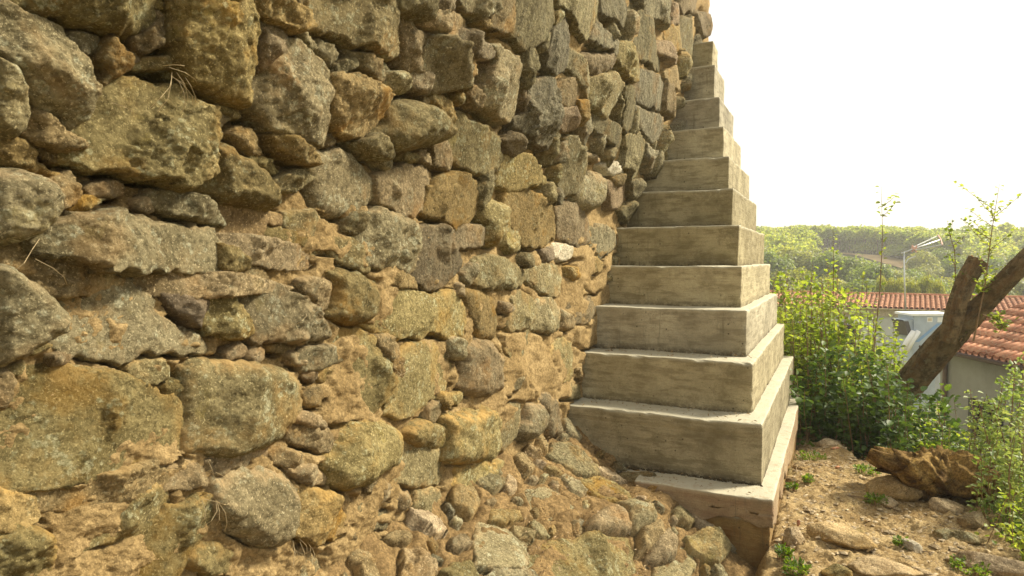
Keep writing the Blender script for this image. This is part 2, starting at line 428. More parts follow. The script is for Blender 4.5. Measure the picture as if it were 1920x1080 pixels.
# ---------------------------------------------------------------- the old stone wall
# outlines of the stones read off the photograph: view, material, shape, thickness, outline [| chamfers x1 y1 x2 y2 slope]
STONES = """
A g a .15 100 -60 890 -60 905 60 880 130 830 180 720 160 560 130 400 75 250 55 150 20
A g a .16 -40 60 0 40 110 35 230 90 400 150 480 250 520 350 530 470 510 600 460 680 420 755 350 700 240 620 160 520 100 400 40 340 -40 300 | 0 190 500 490 .9
A g r .14 -60 290 0 325 70 390 130 470 160 550 165 650 165 730 120 765 50 765 -60 750
A o a .09 160 570 250 630 350 710 470 810 400 825 330 825 240 790 150 760 165 700
A g a .17 590 480 680 460 760 435 900 450 1050 480 1130 540 1190 580 1250 600 1250 750 1210 850 1200 950 1120 1010 1040 1045 930 1010 800 980 700 965 560 950 450 900 430 800 460 700 530 620 540 530 | 650 440 640 930 .7
A y a .2 1045 -60 1450 -60 1460 20 1485 100 1500 200 1470 330 1450 450 1432 570 1350 560 1250 500 1130 440 1080 390 1050 300 1030 200 1060 100
A o a .07 640 230 690 270 735 350 720 395 660 430 600 480 590 430 620 400 585 340 610 270
A b a .07 880 130 905 60 920 100 915 180 890 240 830 275 780 240 780 200
A o r .06 -60 775 80 765 170 790 205 830 240 900 330 960 420 985 400 1010 300 990 150 950 -60 940
B g r .17 -60 -130 60 -130 200 -110 310 -50 350 20 320 150 290 190 220 240 160 270 60 290 -60 290
B b a .06 320 -70 430 -100 480 0 440 60 360 80 350 20
B g a .1 900 40 960 0 1050 0 1150 30 1220 80 1260 130 1280 175 1180 165 1100 140 1000 120 930 80
B g a .18 300 160 430 160 500 140 700 125 800 130 870 150 1000 190 1150 190 1240 200 1290 260 1350 330 1420 380 1420 430 1300 455 1100 445 950 435 800 430 650 425 560 400 430 360 330 320 290 230 | 500 140 620 430 .35
B o s .09 -60 325 120 320 250 340 380 370 460 400 540 440 640 470 620 510 520 530 400 550 300 545 220 520 130 460 0 400 -60 395
B g r .17 -60 395 0 405 110 450 230 530 310 600 355 670 370 730 340 790 260 830 200 880 120 940 0 990 -60 990
B g a .08 480 570 560 530 700 510 760 500 830 540 880 600 950 690 1050 770 1180 820 1215 860 1190 900 1080 910 950 905 850 905 720 960 600 930 450 900 330 850 310 800 370 740 360 660 420 600
B o s .1 890 560 960 530 1020 490 1150 470 1300 480 1400 500 1530 535 1430 545 1300 550 1180 560 1050 550 940 555
B p a .07 970 590 1050 580 1150 590 1200 620 1170 690 1130 765 1080 720 1020 670 980 630
B g a .11 1200 590 1330 600 1380 650 1420 700 1455 770 1430 805 1370 815 1250 790 1190 740 1180 650 | 1190 600 1330 800 .6
P y r .14 385 310 410 272 440 268 470 292 500 315 522 345 531 385 515 393 480 385 440 378 400 368 375 350
P o s .12 448 450 460 449 507 450 550 460 573 470 587 480 587 488 567 497 523 497 483 485 457 473
P y a .06 500 425 555 430 590 460 600 490 590 500 575 470 520 452
P g a .17 -30 735 40 720 80 700 150 690 230 705 290 722 330 745 352 765 360 800 365 830 355 865 335 878 290 880 240 885 200 900 130 910 60 920 0 921 -30 921
P o r .1 -30 690 10 695 24 715 18 745 5 765 -30 765
P g r .16 365 690 400 680 450 685 520 690 560 700 580 720 585 750 575 785 548 805 535 830 500 848 450 855 400 858 362 855 358 820 366 790 362 740
C o s .1 280 610 400 570 550 550 680 520 780 490 840 540 840 570 780 620 660 660 500 680 360 690 300 640
C o a .11 850 530 950 490 1060 470 1200 480 1220 520 1190 580 1080 590 980 600 900 600 870 570 | 860 540 1200 560 1.2
C g a .11 220 700 360 695 500 685 700 660 800 610 850 580 960 640 980 670 930 750 850 810 730 850 640 880 540 930 450 980 370 1010 310 1000 300 900 290 780 210 760
C g a .14 480 1060 560 980 680 920 800 840 900 780 1000 710 1120 680 1220 680 1270 740 1250 790 1190 870 1130 920 1070 1000 1050 1050 1020 1120 450 1120
C g a .13 -60 820 100 810 150 830 250 850 270 900 300 930 300 1120 -60 1120
C o a .08 -60 640 60 620 200 650 210 740 180 770 100 800 -60 815
P y r .17 410 900 440 885 480 880 520 880 560 895 573 920 560 950 555 985 540 1010 520 1025 480 1020 440 1000 415 975 403 940
C g r .08 1130 920 1200 890 1280 885 1320 920 1325 1010 1280 1080 1200 1090 1130 1070 1070 1030 1080 980
P o s .06 350 868 400 862 470 850 487 862 450 880 405 885
P y a .13 430 1050 470 1030 540 1025 590 1035 608 1060 605 1110 430 1110
P g a .1 610 1045 640 1020 673 1013 727 1020 770 1050 778 1110 610 1110
D o a .12 150 120 200 130 260 170 310 210 270 270 200 350 140 400 140 330 160 250 180 200 | 300 200 150 330 .8
D o s .13 140 -60 270 -60 330 20 380 70 390 120 340 140 290 130 220 90 150 50
D o a .08 330 -60 400 -60 400 30 390 80 340 30
D y a .22 410 -60 930 -60 960 80 980 160 1000 270 970 305 900 290 800 250 730 230 680 200 620 160 550 140 480 110 410 90 400 40
D y a .19 200 350 260 270 330 220 400 200 470 250 560 300 590 380 600 500 595 600 580 700 560 810 540 820 450 790 330 750 280 720 200 660 150 560 125 510 150 430 | 400 250 290 730 .45
D o a .18 600 430 640 400 700 400 760 440 830 470 880 540 880 640 830 710 790 760 730 770 640 730 580 680 600 600 | 650 440 800 750 1.1
D y a .1 680 290 750 310 810 350 840 420 830 455 800 450 750 400 690 370
D s a .09 595 365 640 330 680 330 690 370 640 400 600 430
D g a .12 870 420 900 410 950 405 1010 440 1010 480 970 515 900 520 870 480 | 870 470 1000 450 1
D g r .2 890 570 960 550 1060 550 1130 600 1190 660 1220 720 1220 780 1170 820 1080 830 980 850 900 850 840 800 800 740 870 680
D o a .12 980 100 1030 110 1090 160 1180 190 1160 260 1130 310 1130 380 1010 400 990 330 1000 240 980 170
D y a .22 1190 195 1250 210 1300 260 1330 320 1350 400 1370 490 1300 490 1230 520 1180 500 1160 420 1120 380 1140 290
D o a .1 1020 400 1100 390 1150 430 1180 510 1110 520 1050 500 1015 470
D g a .16 940 -60 1110 -60 1115 100 1060 90 1000 70 950 40
D b a .09 1120 -60 1260 -60 1260 55 1180 60 1120 30
D o s .13 1130 70 1250 60 1340 100 1340 150 1280 200 1200 170 1130 120
D o s .12 280 790 350 800 420 850 460 870 440 900 370 890 310 850
D g a .12 740 800 800 760 850 780 890 870 880 885 830 880 770 850 | 750 790 880 900 .8
P y r .09 590 280 640 275 680 285 700 310 725 330 728 370 700 395 660 410 630 405 605 395 595 360 585 320
P o a .12 720 330 760 310 815 312 822 340 815 380 790 405 760 400 725 375
P o a .08 825 270 850 265 860 300 850 320 825 310
P g a .13 850 240 862 215 890 212 930 240 950 262 962 290 965 310 940 318 905 320 880 310 862 285 | 880 200 905 330 .6
G g s .16 60 -60 225 -60 225 40 150 78 90 40
G b a .15 20 180 80 160 140 180 180 220 240 270 240 300 190 325 130 310 60 270 30 230 | 150 160 170 340 1.0
G s s .18 350 -60 560 -60 585 100 570 160 520 210 470 240 435 260 400 220 340 150 345 50
G b s .08 230 -60 345 -60 340 160 260 170 210 130 225 50
G s s .18 590 -60 840 -60 840 30 830 110 800 150 775 225 740 180 700 110 660 60 620 30
G s s .11 560 170 640 90 655 150 655 330 610 400 570 410 530 360 540 260
G s s .2 850 -60 980 -60 985 60 960 145 900 100 850 60
G s s .2 1010 100 1040 20 1080 60 1140 110 1150 200 1200 330 1190 390 1140 360 1070 300 1040 260 1020 180
G s s .2 1110 -60 1240 -60 1230 60 1210 155 1160 110 1115 70
G r a .1 1240 20 1280 10 1290 70 1280 130 1230 140
G o a .2 1290 -60 1425 -60 1425 30 1400 65 1300 70 1285 30
G g a .2 1300 80 1380 90 1385 200 1370 330 1330 330 1290 270 1270 180
G o a .18 1380 70 1430 70 1450 130 1440 190 1400 215 1385 150
G o a .15 1210 150 1290 130 1300 190 1290 290 1250 290 1210 240
G s s .16 810 200 840 130 880 180 930 230 960 270 920 300 860 260 815 230
G g s .2 920 230 1000 240 1045 290 1055 370 1045 440 1000 440 970 380 930 320 900 290
G s s .2 1070 400 1130 400 1190 450 1230 480 1220 560 1180 610 1130 610 1070 570 1060 480
G o a .18 1200 440 1270 520 1260 600 1240 660 1195 620 1200 540 1210 470
G o a .15 1200 390 1260 370 1285 430 1290 500 1260 510 1210 450
G r s .14 1160 230 1210 240 1250 310 1240 350 1200 320 1165 280
G y a .2 230 260 290 250 350 290 405 370 390 470 380 620 330 685 250 640 190 600 170 570 190 480 240 400 270 320
G s s .17 440 440 490 440 570 440 590 600 570 700 540 820 480 800 440 760 370 710 370 650 430 620 430 520
G b s .07 390 450 430 440 440 560 440 680 390 640 385 560
G s s .1 670 270 740 330 765 420 760 500 735 545 720 480 690 420 655 360
G o r .04 730 300 880 290 900 340 860 400 800 430 760 400
G g s .16 790 440 860 410 930 410 970 490 930 550 900 610 870 660 830 620 780 560
G s s .18 970 490 1030 490 1045 600 1030 700 990 740 950 710 970 600
G o s .08 590 470 680 440 740 520 720 580 640 590 590 560
G r s .09 590 600 700 610 710 700 620 735 580 700
G o a .11 700 560 760 560 765 620 730 700 705 710 700 640
G s s .2 790 660 860 650 930 700 985 790 980 860 960 920 930 900 900 810 840 760 800 700
G s s .2 1060 590 1110 620 1190 660 1190 720 1170 780 1110 790 1070 720
G s s .2 990 760 1060 750 1100 810 1090 880 1050 940 1050 1000 1000 1000 960 930 980 850
G s s .2 1090 800 1120 860 1115 960 1090 965 1080 885
G g s .15 640 780 700 780 745 870 740 960 700 1070 640 1090 600 1020 600 940 650 860
G w a .16 850 930 900 910 965 960 960 975 880 985
G b a .12 880 990 950 980 960 1040 900 1050
G s a .16 990 1010 1050 1010 1050 1070 1000 1130
G g r .16 700 1080 730 990 800 960 870 1040 860 1130 800 1180 740 1180 700 1130
G y a .14 370 830 450 870 500 960 540 1010 520 1040 440 1050 370 1075 280 1040 280 980 320 880
G b a .12 290 790 340 740 385 790 380 830 340 880 300 830
G o a .08 745 850 820 890 800 905 750 880
P o a .14 820 345 850 328 890 325 910 345 917 375 915 400 900 420 870 428 835 410 808 402 815 375
H g r .14 180 40 230 30 310 80 300 160 290 290 230 305 180 280 190 200 170 110
H o a .18 330 0 380 -40 440 -20 520 40 570 80 595 200 590 260 540 285 470 320 400 290 350 230 325 150 320 50 | 330 180 580 280 .7
H o s .07 580 60 700 70 770 180 750 280 680 300 600 250 600 150
H s a .12 770 200 850 180 910 230 915 300 860 350 820 380 780 320 760 270
H s s .18 940 100 1000 60 1010 100 980 175 950 130
H r s .14 870 -60 1000 -60 990 40 930 90 880 80
H g a .1 300 190 330 180 370 260 370 320 320 340 290 290
H b a .1 0 210 110 190 180 200 170 300 110 310 40 310 | 0 260 180 280 .8
H g a .14 110 500 130 420 160 370 250 365 320 390 400 440 415 480 380 530 270 545 180 530 | 120 480 400 500 .7
H g a .08 60 460 90 410 130 405 130 450 90 525 65 500
H w a .09 570 300 610 290 670 310 660 370 610 385 575 360
H p a .09 490 330 550 310 560 380 510 390
H o a .1 670 400 760 340 830 400 820 450 740 480 690 490 680 440
H b a .07 690 500 830 490 835 540 790 580 740 560
H g a .11 430 430 520 410 590 420 610 500 590 580 540 590 490 560 430 500 | 480 400 520 600 .5
H o r .06 50 530 150 540 230 580 250 680 260 740 240 830 170 830 110 780 90 690 50 580
H o r .06 250 620 300 630 320 660 290 680 250 670
H g a .1 330 600 380 560 440 600 465 640 430 740 380 780 330 780 310 740 340 660
H g a .12 460 620 540 600 590 660 580 760 520 790 450 770 435 740 460 680 | 510 600 470 790 .8
H o r .07 590 650 650 690 665 740 640 780 590 770
H b a .08 640 620 700 590 790 600 790 690 730 740 680 740 650 680
H g a .11 270 790 350 780 430 770 490 800 540 900 570 1020 560 1090 480 1150 430 1130 400 1050 340 940 290 880 | 330 850 420 1130 .5
H g a .1 540 870 600 820 660 850 680 930 685 1000 650 1060 600 1075 570 1000 540 930
P o r .12 885 655 905 640 930 645 950 670 955 710 945 735 920 745 885 742 870 725 880 690
H p a .05 680 780 790 760 800 860 720 890 670 850
E y a .12 600 260 700 270 760 350 800 420 780 450 720 440 620 400 580 330
E y a .06 330 120 480 110 560 200 600 260 570 340 440 330 380 250 330 200
E r a .04 -10 80 200 110 330 130 330 200 200 190 180 250 60 260 -30 250
E g a .13 730 230 760 140 850 100 950 140 1050 190 1060 330 1050 440 1010 460 930 430 830 430 770 370 740 300
E b a .16 1060 210 1150 200 1240 210 1290 310 1315 400 1280 480 1200 540 1130 555 1060 500 1040 440 1070 330
E y a .09 680 130 740 110 750 200 700 240 650 210
E y r .15 540 450 640 430 720 450 790 500 825 580 810 680 770 740 690 745 620 730 545 700 570 640 585 540
E o a .11 400 510 480 490 560 510 585 540 570 650 520 660 440 590 400 550
E y a .16 60 580 150 530 280 520 380 570 450 640 510 700 550 770 540 810 440 835 300 830 200 840 90 820 140 760 110 690 50 640
E g a .16 850 510 960 530 1080 570 1180 590 1250 560 1320 640 1355 740 1340 800 1240 820 1130 800 1000 820 880 790 780 750 820 680 825 580
E o a .08 890 490 960 460 1020 480 1040 540 960 535 900 510
E g a .13 440 930 480 890 560 880 640 900 620 950 530 980 460 990
E g a .16 590 860 640 800 720 780 800 820 860 890 880 960 920 1050 940 1100 930 1150 860 1200 780 1240 720 1290 640 1310 560 1320 500 1300 580 1160 600 1080 590 980
E o a .12 840 820 900 815 950 870 965 940 880 940 860 890
E g a .15 960 950 1010 880 1100 860 1180 880 1260 920 1290 990 1280 1080 1180 1160 1120 1200 1060 1250 980 1260 900 1220 940 1150 960 1060
E r a .05 880 950 960 950 960 1060 930 1090
E y a .09 -60 300 30 320 100 390 100 430 0 450 -60 420
F o a .13 330 230 430 240 560 260 600 310 560 380 490 380 430 360 350 330 | 340 330 600 350 1
F g r .19 640 280 700 230 800 220 900 225 960 260 990 330 960 400 930 460 850 510 740 560 650 600 600 590 560 500 540 420 600 360 | 690 230 640 600 .5
F y r .1 1040 240 1110 220 1180 250 1210 310 1200 370 1100 360 1020 330 1010 280
F g a .14 1000 340 1060 350 1200 370 1230 450 1220 560 1150 590 1060 590 980 560 890 500 930 440 960 370 | 1045 340 1010 590 1
J g r .18 80 170 170 145 240 160 275 220 265 300 240 400 200 440 100 460 0 455 -50 440 -40 300 -50 200 | 90 140 80 470 .35
F o a .09 240 390 300 370 380 400 385 440 340 475 260 450
F o a .12 340 490 390 460 480 470 560 530 540 570 440 570 380 540 | 340 540 560 550 1
F o a .19 400 600 470 590 570 630 620 690 665 780 650 850 580 885 450 890 360 850 340 740 390 680 | 510 600 520 900 .5
F g a .14 1060 610 1170 600 1230 640 1280 730 1270 790 1180 805 1100 770 1050 740
F g s .09 670 770 800 740 960 710 1050 740 1000 780 880 810 760 820 690 800
F s a .12 1060 810 1140 810 1190 860 1120 920 1040 980 1040 900
F o a .1 1190 860 1300 930 1280 1000 1150 1090 1060 1090 1080 1000 1110 930
F o r .08 340 200 400 170 500 190 520 240 430 235
F o a .07 640 850 700 840 700 880 650 900
F b a .09 1240 570 1330 600 1310 690 1280 720 1240 650
J g a .14 250 120 330 110 380 120 390 220 360 300 310 370 260 360 265 290 275 210
J y r .14 400 110 480 120 505 180 500 250 450 300 370 330 360 290 390 210
J b r .08 430 60 520 50 580 90 610 160 600 250 580 300 520 300 500 250 505 170 450 110
J g a .08 570 20 640 0 720 20 720 80 640 90 580 85
J g a .16 60 480 150 450 260 440 310 460 340 540 365 620 340 670 260 660 170 680 100 700 70 650 0 600
J b a .1 320 440 370 390 440 390 490 470 470 540 410 540 350 490
J* g a .05 410 580 500 560 580 590 660 670 600 700 520 740 450 690 415 630
J* y a .06 700 520 800 500 900 530 980 580 990 640 900 630 780 600
J* g a .14 910 660 980 650 1070 680 1070 800 1010 820 960 780 940 710 | 900 760 1080 760 .9
J* g a .2 470 900 560 830 700 820 800 815 980 810 1020 900 1010 1000 960 1120 500 1120 440 1000 | 930 1120 900 820 .9
J* o r .12 760 740 850 680 920 680 960 780 980 810 850 830 740 810
J* g a .09 150 740 240 750 330 800 400 870 410 960 400 1010 250 1010 130 990 120 860
J* g a .1 160 1060 260 1010 420 1010 500 1080 500 1140 150 1140
J* o a .05 210 690 350 690 360 740 280 760 210 740
J* o r .1 1090 880 1150 850 1210 900 1210 980 1130 1000 1070 980
P* g a .12 1297 1000 1330 990 1365 1003 1372 1020 1355 1045 1325 1055 1300 1035
J* s a .05 560 310 620 310 800 440 800 490 700 480 600 420 530 370
J* o r .1 1020 830 1100 800 1130 880 1080 930 1020 960
P* g a .09 1255 1020 1290 1030 1300 1060 1280 1100 1240 1100 1235 1050
"""
VIEWS = {'A': (0, 0), 'B': (0, 360), 'C': (0, 720), 'D': (440, 0), 'E': (440, 360), 'F': (440, 720),
         'G': (860, 0), 'H': (860, 360), 'J': (860, 720)}

def parse():
    out = []
    for ln in STONES.strip().splitlines():
        body, *cuts = ln.split('|')
        w = body.split(); v = w[0]; fr = BankFrame if v.endswith('*') else WallFrame
        T = float(w[3]); q = np.array([float(x) for x in w[4:]]).reshape(-1, 2)
        def px(p):
            return (p[0], p[1]) if v[0] == 'P' else (VIEWS[v[0]][0] + p[0] / 3, VIEWS[v[0]][1] + p[1] / 3)
        T *= (0.78 if w[0] in 'ABD' else 0.56) if fr is WallFrame else 0.8
        pts = np.array([fr.hit(*px(p), T * 0.5 + 0.005) for p in q])
        cl = []
        for c in cuts:
            c = [float(x) for x in c.split()]
            cl.append((fr.hit(*px(c[0:2]), T * 0.8), fr.hit(*px(c[2:4]), T * 0.8), c[4]))
        out.append((fr, w[1], w[2], T, pts, cl))
    return out

def sdf_poly(P, X, Y):
    """signed distance, positive inside"""
    d2 = np.full(X.shape, 1e9); ins = np.zeros(X.shape, bool)
    n = len(P)
    for i in range(n):
        a = P[i]; b = P[(i + 1) % n]; e = b - a; L = e @ e + 1e-12
        t = np.clip(((X - a[0]) * e[0] + (Y - a[1]) * e[1]) / L, 0, 1)
        dx = X - a[0] - t * e[0]; dy = Y - a[1] - t * e[1]
        d2 = np.minimum(d2, dx * dx + dy * dy)
        c = ((a[1] > Y) != (b[1] > Y)) & (X < (b[0] - a[0]) * (Y - a[1]) / (b[1] - a[1] + 1e-12) + a[0])
        ins ^= c
    d = np.sqrt(d2); return np.where(ins, d, -d)

def cam_dist(fr, s, t):
    p = fr.world(np.array([s]), np.array([t]), np.array([0.0]))[0]
    return max(0.8, proj(p)[2])

def stone_mesh(fr, mat, shape, T, P, cuts, seed, quality=1.0, parent=None, name='stone'):
    r = random.Random(seed * 7 + 1)
    lo, hi = P.min(0), P.max(0); c = (lo + hi) / 2; size = float(np.sqrt(np.prod(hi - lo)))
    far = fr is WallFrame and c[1] > .05 and c[0] > -2.6
    grow = ((.020 if shape == 's' else .013) + .012 * float(np.clip(-c[1] + .2, 0, .6))) if seed < 1000 else .004
    if shape != 'r':
        P = c + (P - c) * (1 + grow / (min(hi - lo) * .5)); lo, hi = P.min(0), P.max(0); grow = 0.003
    D = cam_dist(fr, *c)
    sp = max(D / 662 * 1.9 / quality, 0.004)
    nx = int(np.clip((hi[0] - lo[0] + .04) / (sp * (1.0 if fr is BankFrame else 1.3)), 7, 110)); ny = int(np.clip((hi[1] - lo[1] + .04) / sp, 7, 110))
    gx = np.linspace(lo[0] - .02, hi[0] + .02, nx); gy = np.linspace(lo[1] - .02, hi[1] + .02, ny)
    X, Y = np.meshgrid(gx, gy)
    w = {'a': .07, 'r': .05, 's': .055}[shape] * size
    Xw = X + w * fbm(X / size * 7, Y / size * 7, seed, 4, .6); Yw = Y + w * fbm(X / size * 7, Y / size * 7, seed + 50, 4, .6)
    sdist = sdf_poly(P, Xw, Yw) + grow
    inr = float(sdist.max())
    if inr < 0.006: return None
    deep = 0.10
    if shape == 'r': R = min(0.075, inr * 0.6); k = 2.4
    elif shape == 'a': R = min(0.020, inr * 0.38); k = 3.0
    else: R = min(0.010, inr * 0.3); k = 4
    tt = np.clip(sdist / R, 0, 1)
    f = (1 - (1 - tt) ** k) ** (1 / k)
    # face planes: gentle tilt plus chipped facets
    tx, ty = r.uniform(-.22, .22), r.uniform(-.22, .22)
    if far: tx += .34 + .1 * r.random()
    if shape == 's' or (c[1] > .2 and c[0] > -2.4 and fr is WallFrame): ty -= .42 if c[1] > 0 else .15     # slabs hang out over the ones below
    top = T + tx * (X - c[0]) + ty * (Y - c[1])
    nf = {'r': 2, 'a': 4, 's': 3}[shape]
    for _ in range({'r': 3, 'a': 8, 's': 6}[shape]):       # the broken face: several flat breaks meeting in ridges
        an = r.uniform(0, 2 * math.pi); gl = r.uniform(.08, .75) * (.5 if shape == 'r' else 1)
        sx, sy = c[0] + r.uniform(-.4, .4) * (hi[0] - lo[0]), c[1] + r.uniform(-.4, .4) * (hi[1] - lo[1])
        top = np.minimum(top, T + r.uniform(0, .018) + gl * ((X - sx) * math.cos(an) + (Y - sy) * math.sin(an)) + .010 * fbm(X / size * 5, Y / size * 5, seed + 23, 3))
    for _ in range(nf):
        an = r.uniform(0, 2 * math.pi); sl = r.uniform(.25, 1.1) * (0.6 if shape == 'r' else 1)
        off = inr * r.uniform(.25, 1.0)
        dd = (X - c[0]) * math.cos(an) + (Y - c[1]) * math.sin(an) - off
        dd = dd + 0.02 * size * fbm(X / size * 6, Y / size * 6, seed + 9, 3) * 3
        top = np.minimum(top, T - sl * dd)
    if r.random() < .8 and not cuts:                       # the shaded lower left break most of these stones have
        an = r.uniform(.1, 1.3); q = r.uniform(.12, .42)
        dd = (X - c[0]) * math.cos(an) + (Y - c[1]) * math.sin(an) + inr * 1.1 * (1 - q)
        top = np.minimum(top, T + r.uniform(.5, 1.3) * (dd + .012 * fbm(X / size * 5, Y / size * 5, seed + 29, 3)))
    for a, b, sl in cuts:
        # a->b drawn in the picture with y down; the side on its right hand falls away
        dx, dy = b[0] - a[0], b[1] - a[1]; L = math.hypot(dx, dy)
        dd = (dy * (X - a[0]) - dx * (Y - a[1])) / L       # y is up here
        dd = dd + 0.05 * size * fbm(X / size * 5, Y / size * 5, seed + 19, 3)
        top = np.minimum(top, T * 1.02 - sl * np.maximum(dd, -0.02 * 0))
    # worn steps where the rock split along its bedding
    if shape != 'r':
        ang = r.uniform(-.5, .5) if mat != 's' else r.uniform(1.1, 1.9)
        lay = (X * math.sin(ang) + Y * math.cos(ang))
        n1 = fbm(X / size * 3, Y / size * 3, seed + 31, 4)
        stp = np.floor((lay / size * 3 + n1 * 2.2) * 1.2)
        hsh = np.modf(np.abs(np.sin(stp * 12.9898 + seed) * 43758.5453))[0]
        top = top - hsh * (0.012 if shape == 'a' else 0.020) * min(1.3, size * 3.5)
    else:
        ang = 0
    top = top + fbm(X / size * 2.6, Y / size * 2.6, seed + 3, 3) * (0.07 if shape == 'r' else .035) * size
    top = top + fbm(X * 20, Y * 20, seed + 5, 6, .66) * (0.013 if shape == 'r' else .016)
    rid = 1 - np.abs(fbm(X * 14, Y * 14, seed + 77, 3)) * 4
    top = top - np.clip(rid - .7, 0, 1) * 0.012
    if shape == 's' or mat == 's':
        ca, sa = math.cos(1.35), math.sin(1.35)
        top = top + fbm((X * sa - Y * ca) * 55, (X * ca + Y * sa) * 7, seed + 8, 4, .6) * 0.016
    top = np.maximum(top, T * .25 + 0.25 * (top - T * .25))
    h = -deep + (np.minimum(top, T * 1.5) + deep) * f
    h = np.where(sdist <= 0, -deep, h)
    # slight overhang: the face leans down and out a little over its base
    Yd = Y + 0.0
    co = fr.world(X.ravel(), Yd.ravel(), h.ravel())
    F = grid_faces(ny, nx)
    keep = (sdist.ravel()[F] > -sp * 1.5).any(1)
    F = F[keep]
    used = np.unique(F); remap = -np.ones(len(co), int); remap[used] = np.arange(len(used))
    F = remap[F]; sdv = sdist.ravel()[used]; hv = h.ravel()[used]
    edge = 1 - np.clip(sdv / max(.02, inr * .5), 0, 1)
    dn = fbm(X.ravel()[used] * 9, Y.ravel()[used] * 9, seed + 61, 4)
    up = np.gradient(h, gy, axis=0).ravel()[used]      # falls with height = faces up
    DUST = DUST_LEVEL(X.ravel()[used], Y.ravel()[used]) if fr is WallFrame else 0.55
    dust = np.clip(edge * 1.1 * DUST + dn * 1.4 * DUST - .25 + 0.35 * np.clip(-up, 0, 1), 0, 1) * .95
    me = np_mesh(name, co[used], F, M[mat], True, {'dust': dust})
    return link(name, me, parent), inr

def DUST_LEVEL(a, z):       # the earth mortar is smeared widest low on the wall
    return 0.30 + 0.55 * sstep((-z + 0.35) / 1.2)

WALL_A0, WALL_A1, WALL_TOP, WALL_BOT = -7.5, 4.35, 3.75, -2.6
wall = empty('stone_wall', (*(ORI + U * 0 + N * WB)[:2], 0), 'tall old rubble stone wall bound with tan earth mortar on the left', 'wall')
bpy.context.view_layer.update()
WINV = np.array(wall.location)
def to_wall(o):
    o.parent = wall; o.matrix_parent_inverse = Matrix.Translation(-Vector(WINV)); return o

bank = None
stones = parse()
union = []        # (frame, polygon, bbox)
cnt = 0
wall_stones = []; bank_stones = []
for i, (fr, mat, shp, T, P, cl) in enumerate(stones):
    res = stone_mesh(fr, mat, shp, T, P, cl, i + 1)
    if res is None: continue
    union.append((fr, P))
    (wall_stones if fr is WallFrame else bank_stones).append(res[0])
def outside_dist(fr, X, Y, pad=0.3):
    """distance to the nearest stone outline, negative inside a stone"""
    d = np.full(X.shape, 9.0)
    for f2, P in union:
        if f2 is not fr: continue
        lo, hi = P.min(0) - pad, P.max(0) + pad
        m = (X > lo[0]) & (X < hi[0]) & (Y > lo[1]) & (Y < hi[1])
        if m.any(): d[m] = np.minimum(d[m], -sdf_poly(P, X[m], Y[m]))
    return d

def blob(c, rx, ry, rot, r, n=8):
    pts = []
    for k in range(n):
        t = 2 * math.pi * (k + r.uniform(-.25, .25)) / n; q = r.uniform(.72, 1.2)
        x, y = rx * math.cos(t) * q, ry * math.sin(t) * q
        pts.append((c[0] + x * math.cos(rot) - y * math.sin(rot), c[1] + x * math.sin(rot) + y * math.cos(rot)))
    return np.array(pts)

# stones between the large ones, and the rest of the wall outside the picture
rr = random.Random(5)
cand = []
for _ in range(5200):
    x, y = rr.uniform(-10, 1345), rr.uniform(-10, 1090)
    s, t = WallFrame.hit(x, y, 0.02)
    if s < WALL_A1 - .1: cand.append((s, t, x, y, 1))
CA = np.array([(c[0], c[1]) for c in cand])
dist0 = outside_dist(WallFrame, CA[:, 0], CA[:, 1])
small = []
for (s, t, x, y, _), d in zip(cand, dist0):
    D = cam_dist(WallFrame, s, t)
    rmin = (0.0125 if t < .1 else .011) * D
    if d < rmin: continue
    for (cs, ct, cr) in small:
        d = min(d, math.hypot(s - cs, t - ct) - cr)
        if d < rmin: break
    if d < rmin: continue
    if y > 880 and x > 560 and t < -1.15: continue
    rad = min(d * 1.12, rr.uniform(.03, .13) * (1.25 if t > .35 else 1))
    small.append((s, t, rad))
small.sort(key=lambda q: -q[2] / cam_dist(WallFrame, q[0], q[1]))
NW = 300 - len(wall_stones)
chips = []
for k, (s, t, rad) in enumerate(small):
    slate = t > .15 and s > -1.6
    el = rr.uniform(1.1, 1.9) if t < .1 else rr.uniform(1.5, 3.0)
    rot = (rr.uniform(-.5, .35)) if not slate else rr.uniform(1.0, 2.1)
    P = blob((s, t), rad * math.sqrt(el) * 1.1, rad / math.sqrt(el) * 1.12, rot, rr, rr.choice((5, 5, 6, 7)))
    mat = rr.choice('ssssgsg' if slate else 'oogygbog')
    shp = rr.choice('sss' if slate else 'aas')
    T = min(.10, rad * rr.uniform(.45, 1.15)) * (1.15 if slate else .8)
    res = stone_mesh(WallFrame, mat, shp, T, P, [], 1000 + k, 0.9)
    if res is None: continue
    union.append((WallFrame, P))
    (wall_stones if k < NW else chips).append(res[0])

def join_stuff(objs, name, mats=None):
    cos, fs, att, mi = [], [], [], []; n = 0; mlist = []
    for o in objs:
        me = o.data; co = np.empty(len(me.vertices) * 3, np.float32); me.vertices.foreach_get('co', co)
        fi = np.empty(len(me.loops), np.int32); me.loops.foreach_get('vertex_index', fi)
        a = np.empty(len(me.vertices), np.float32); me.attributes['dust'].data.foreach_get('value', a)
        if me.materials[0] not in mlist: mlist.append(me.materials[0])
        cos.append(co.reshape(-1, 3)); fs.append(fi.reshape(-1, 4) + n); att.append(a)
        mi.append(np.full(len(fi) // 4, mlist.index(me.materials[0]))); n += len(co) // 3
    me = np_mesh(name, np.concatenate(cos), np.concatenate(fs), mlist[0], True, {'dust': np.concatenate(att)})
    for m in mlist[1:]: me.materials.append(m)
    me.polygons.foreach_set('material_index', np.concatenate(mi).astype(np.int32))
    for o in objs:
        d = o.data; bpy.data.objects.remove(o); bpy.data.meshes.remove(d)
    return tag(link(name, me), kind='stuff')
for o in wall_stones:
    to_wall(o)
    if o.data.materials[0].name == 'stone_pale': o['label'] = 'pale quartz stone in the wall near the concrete steps'
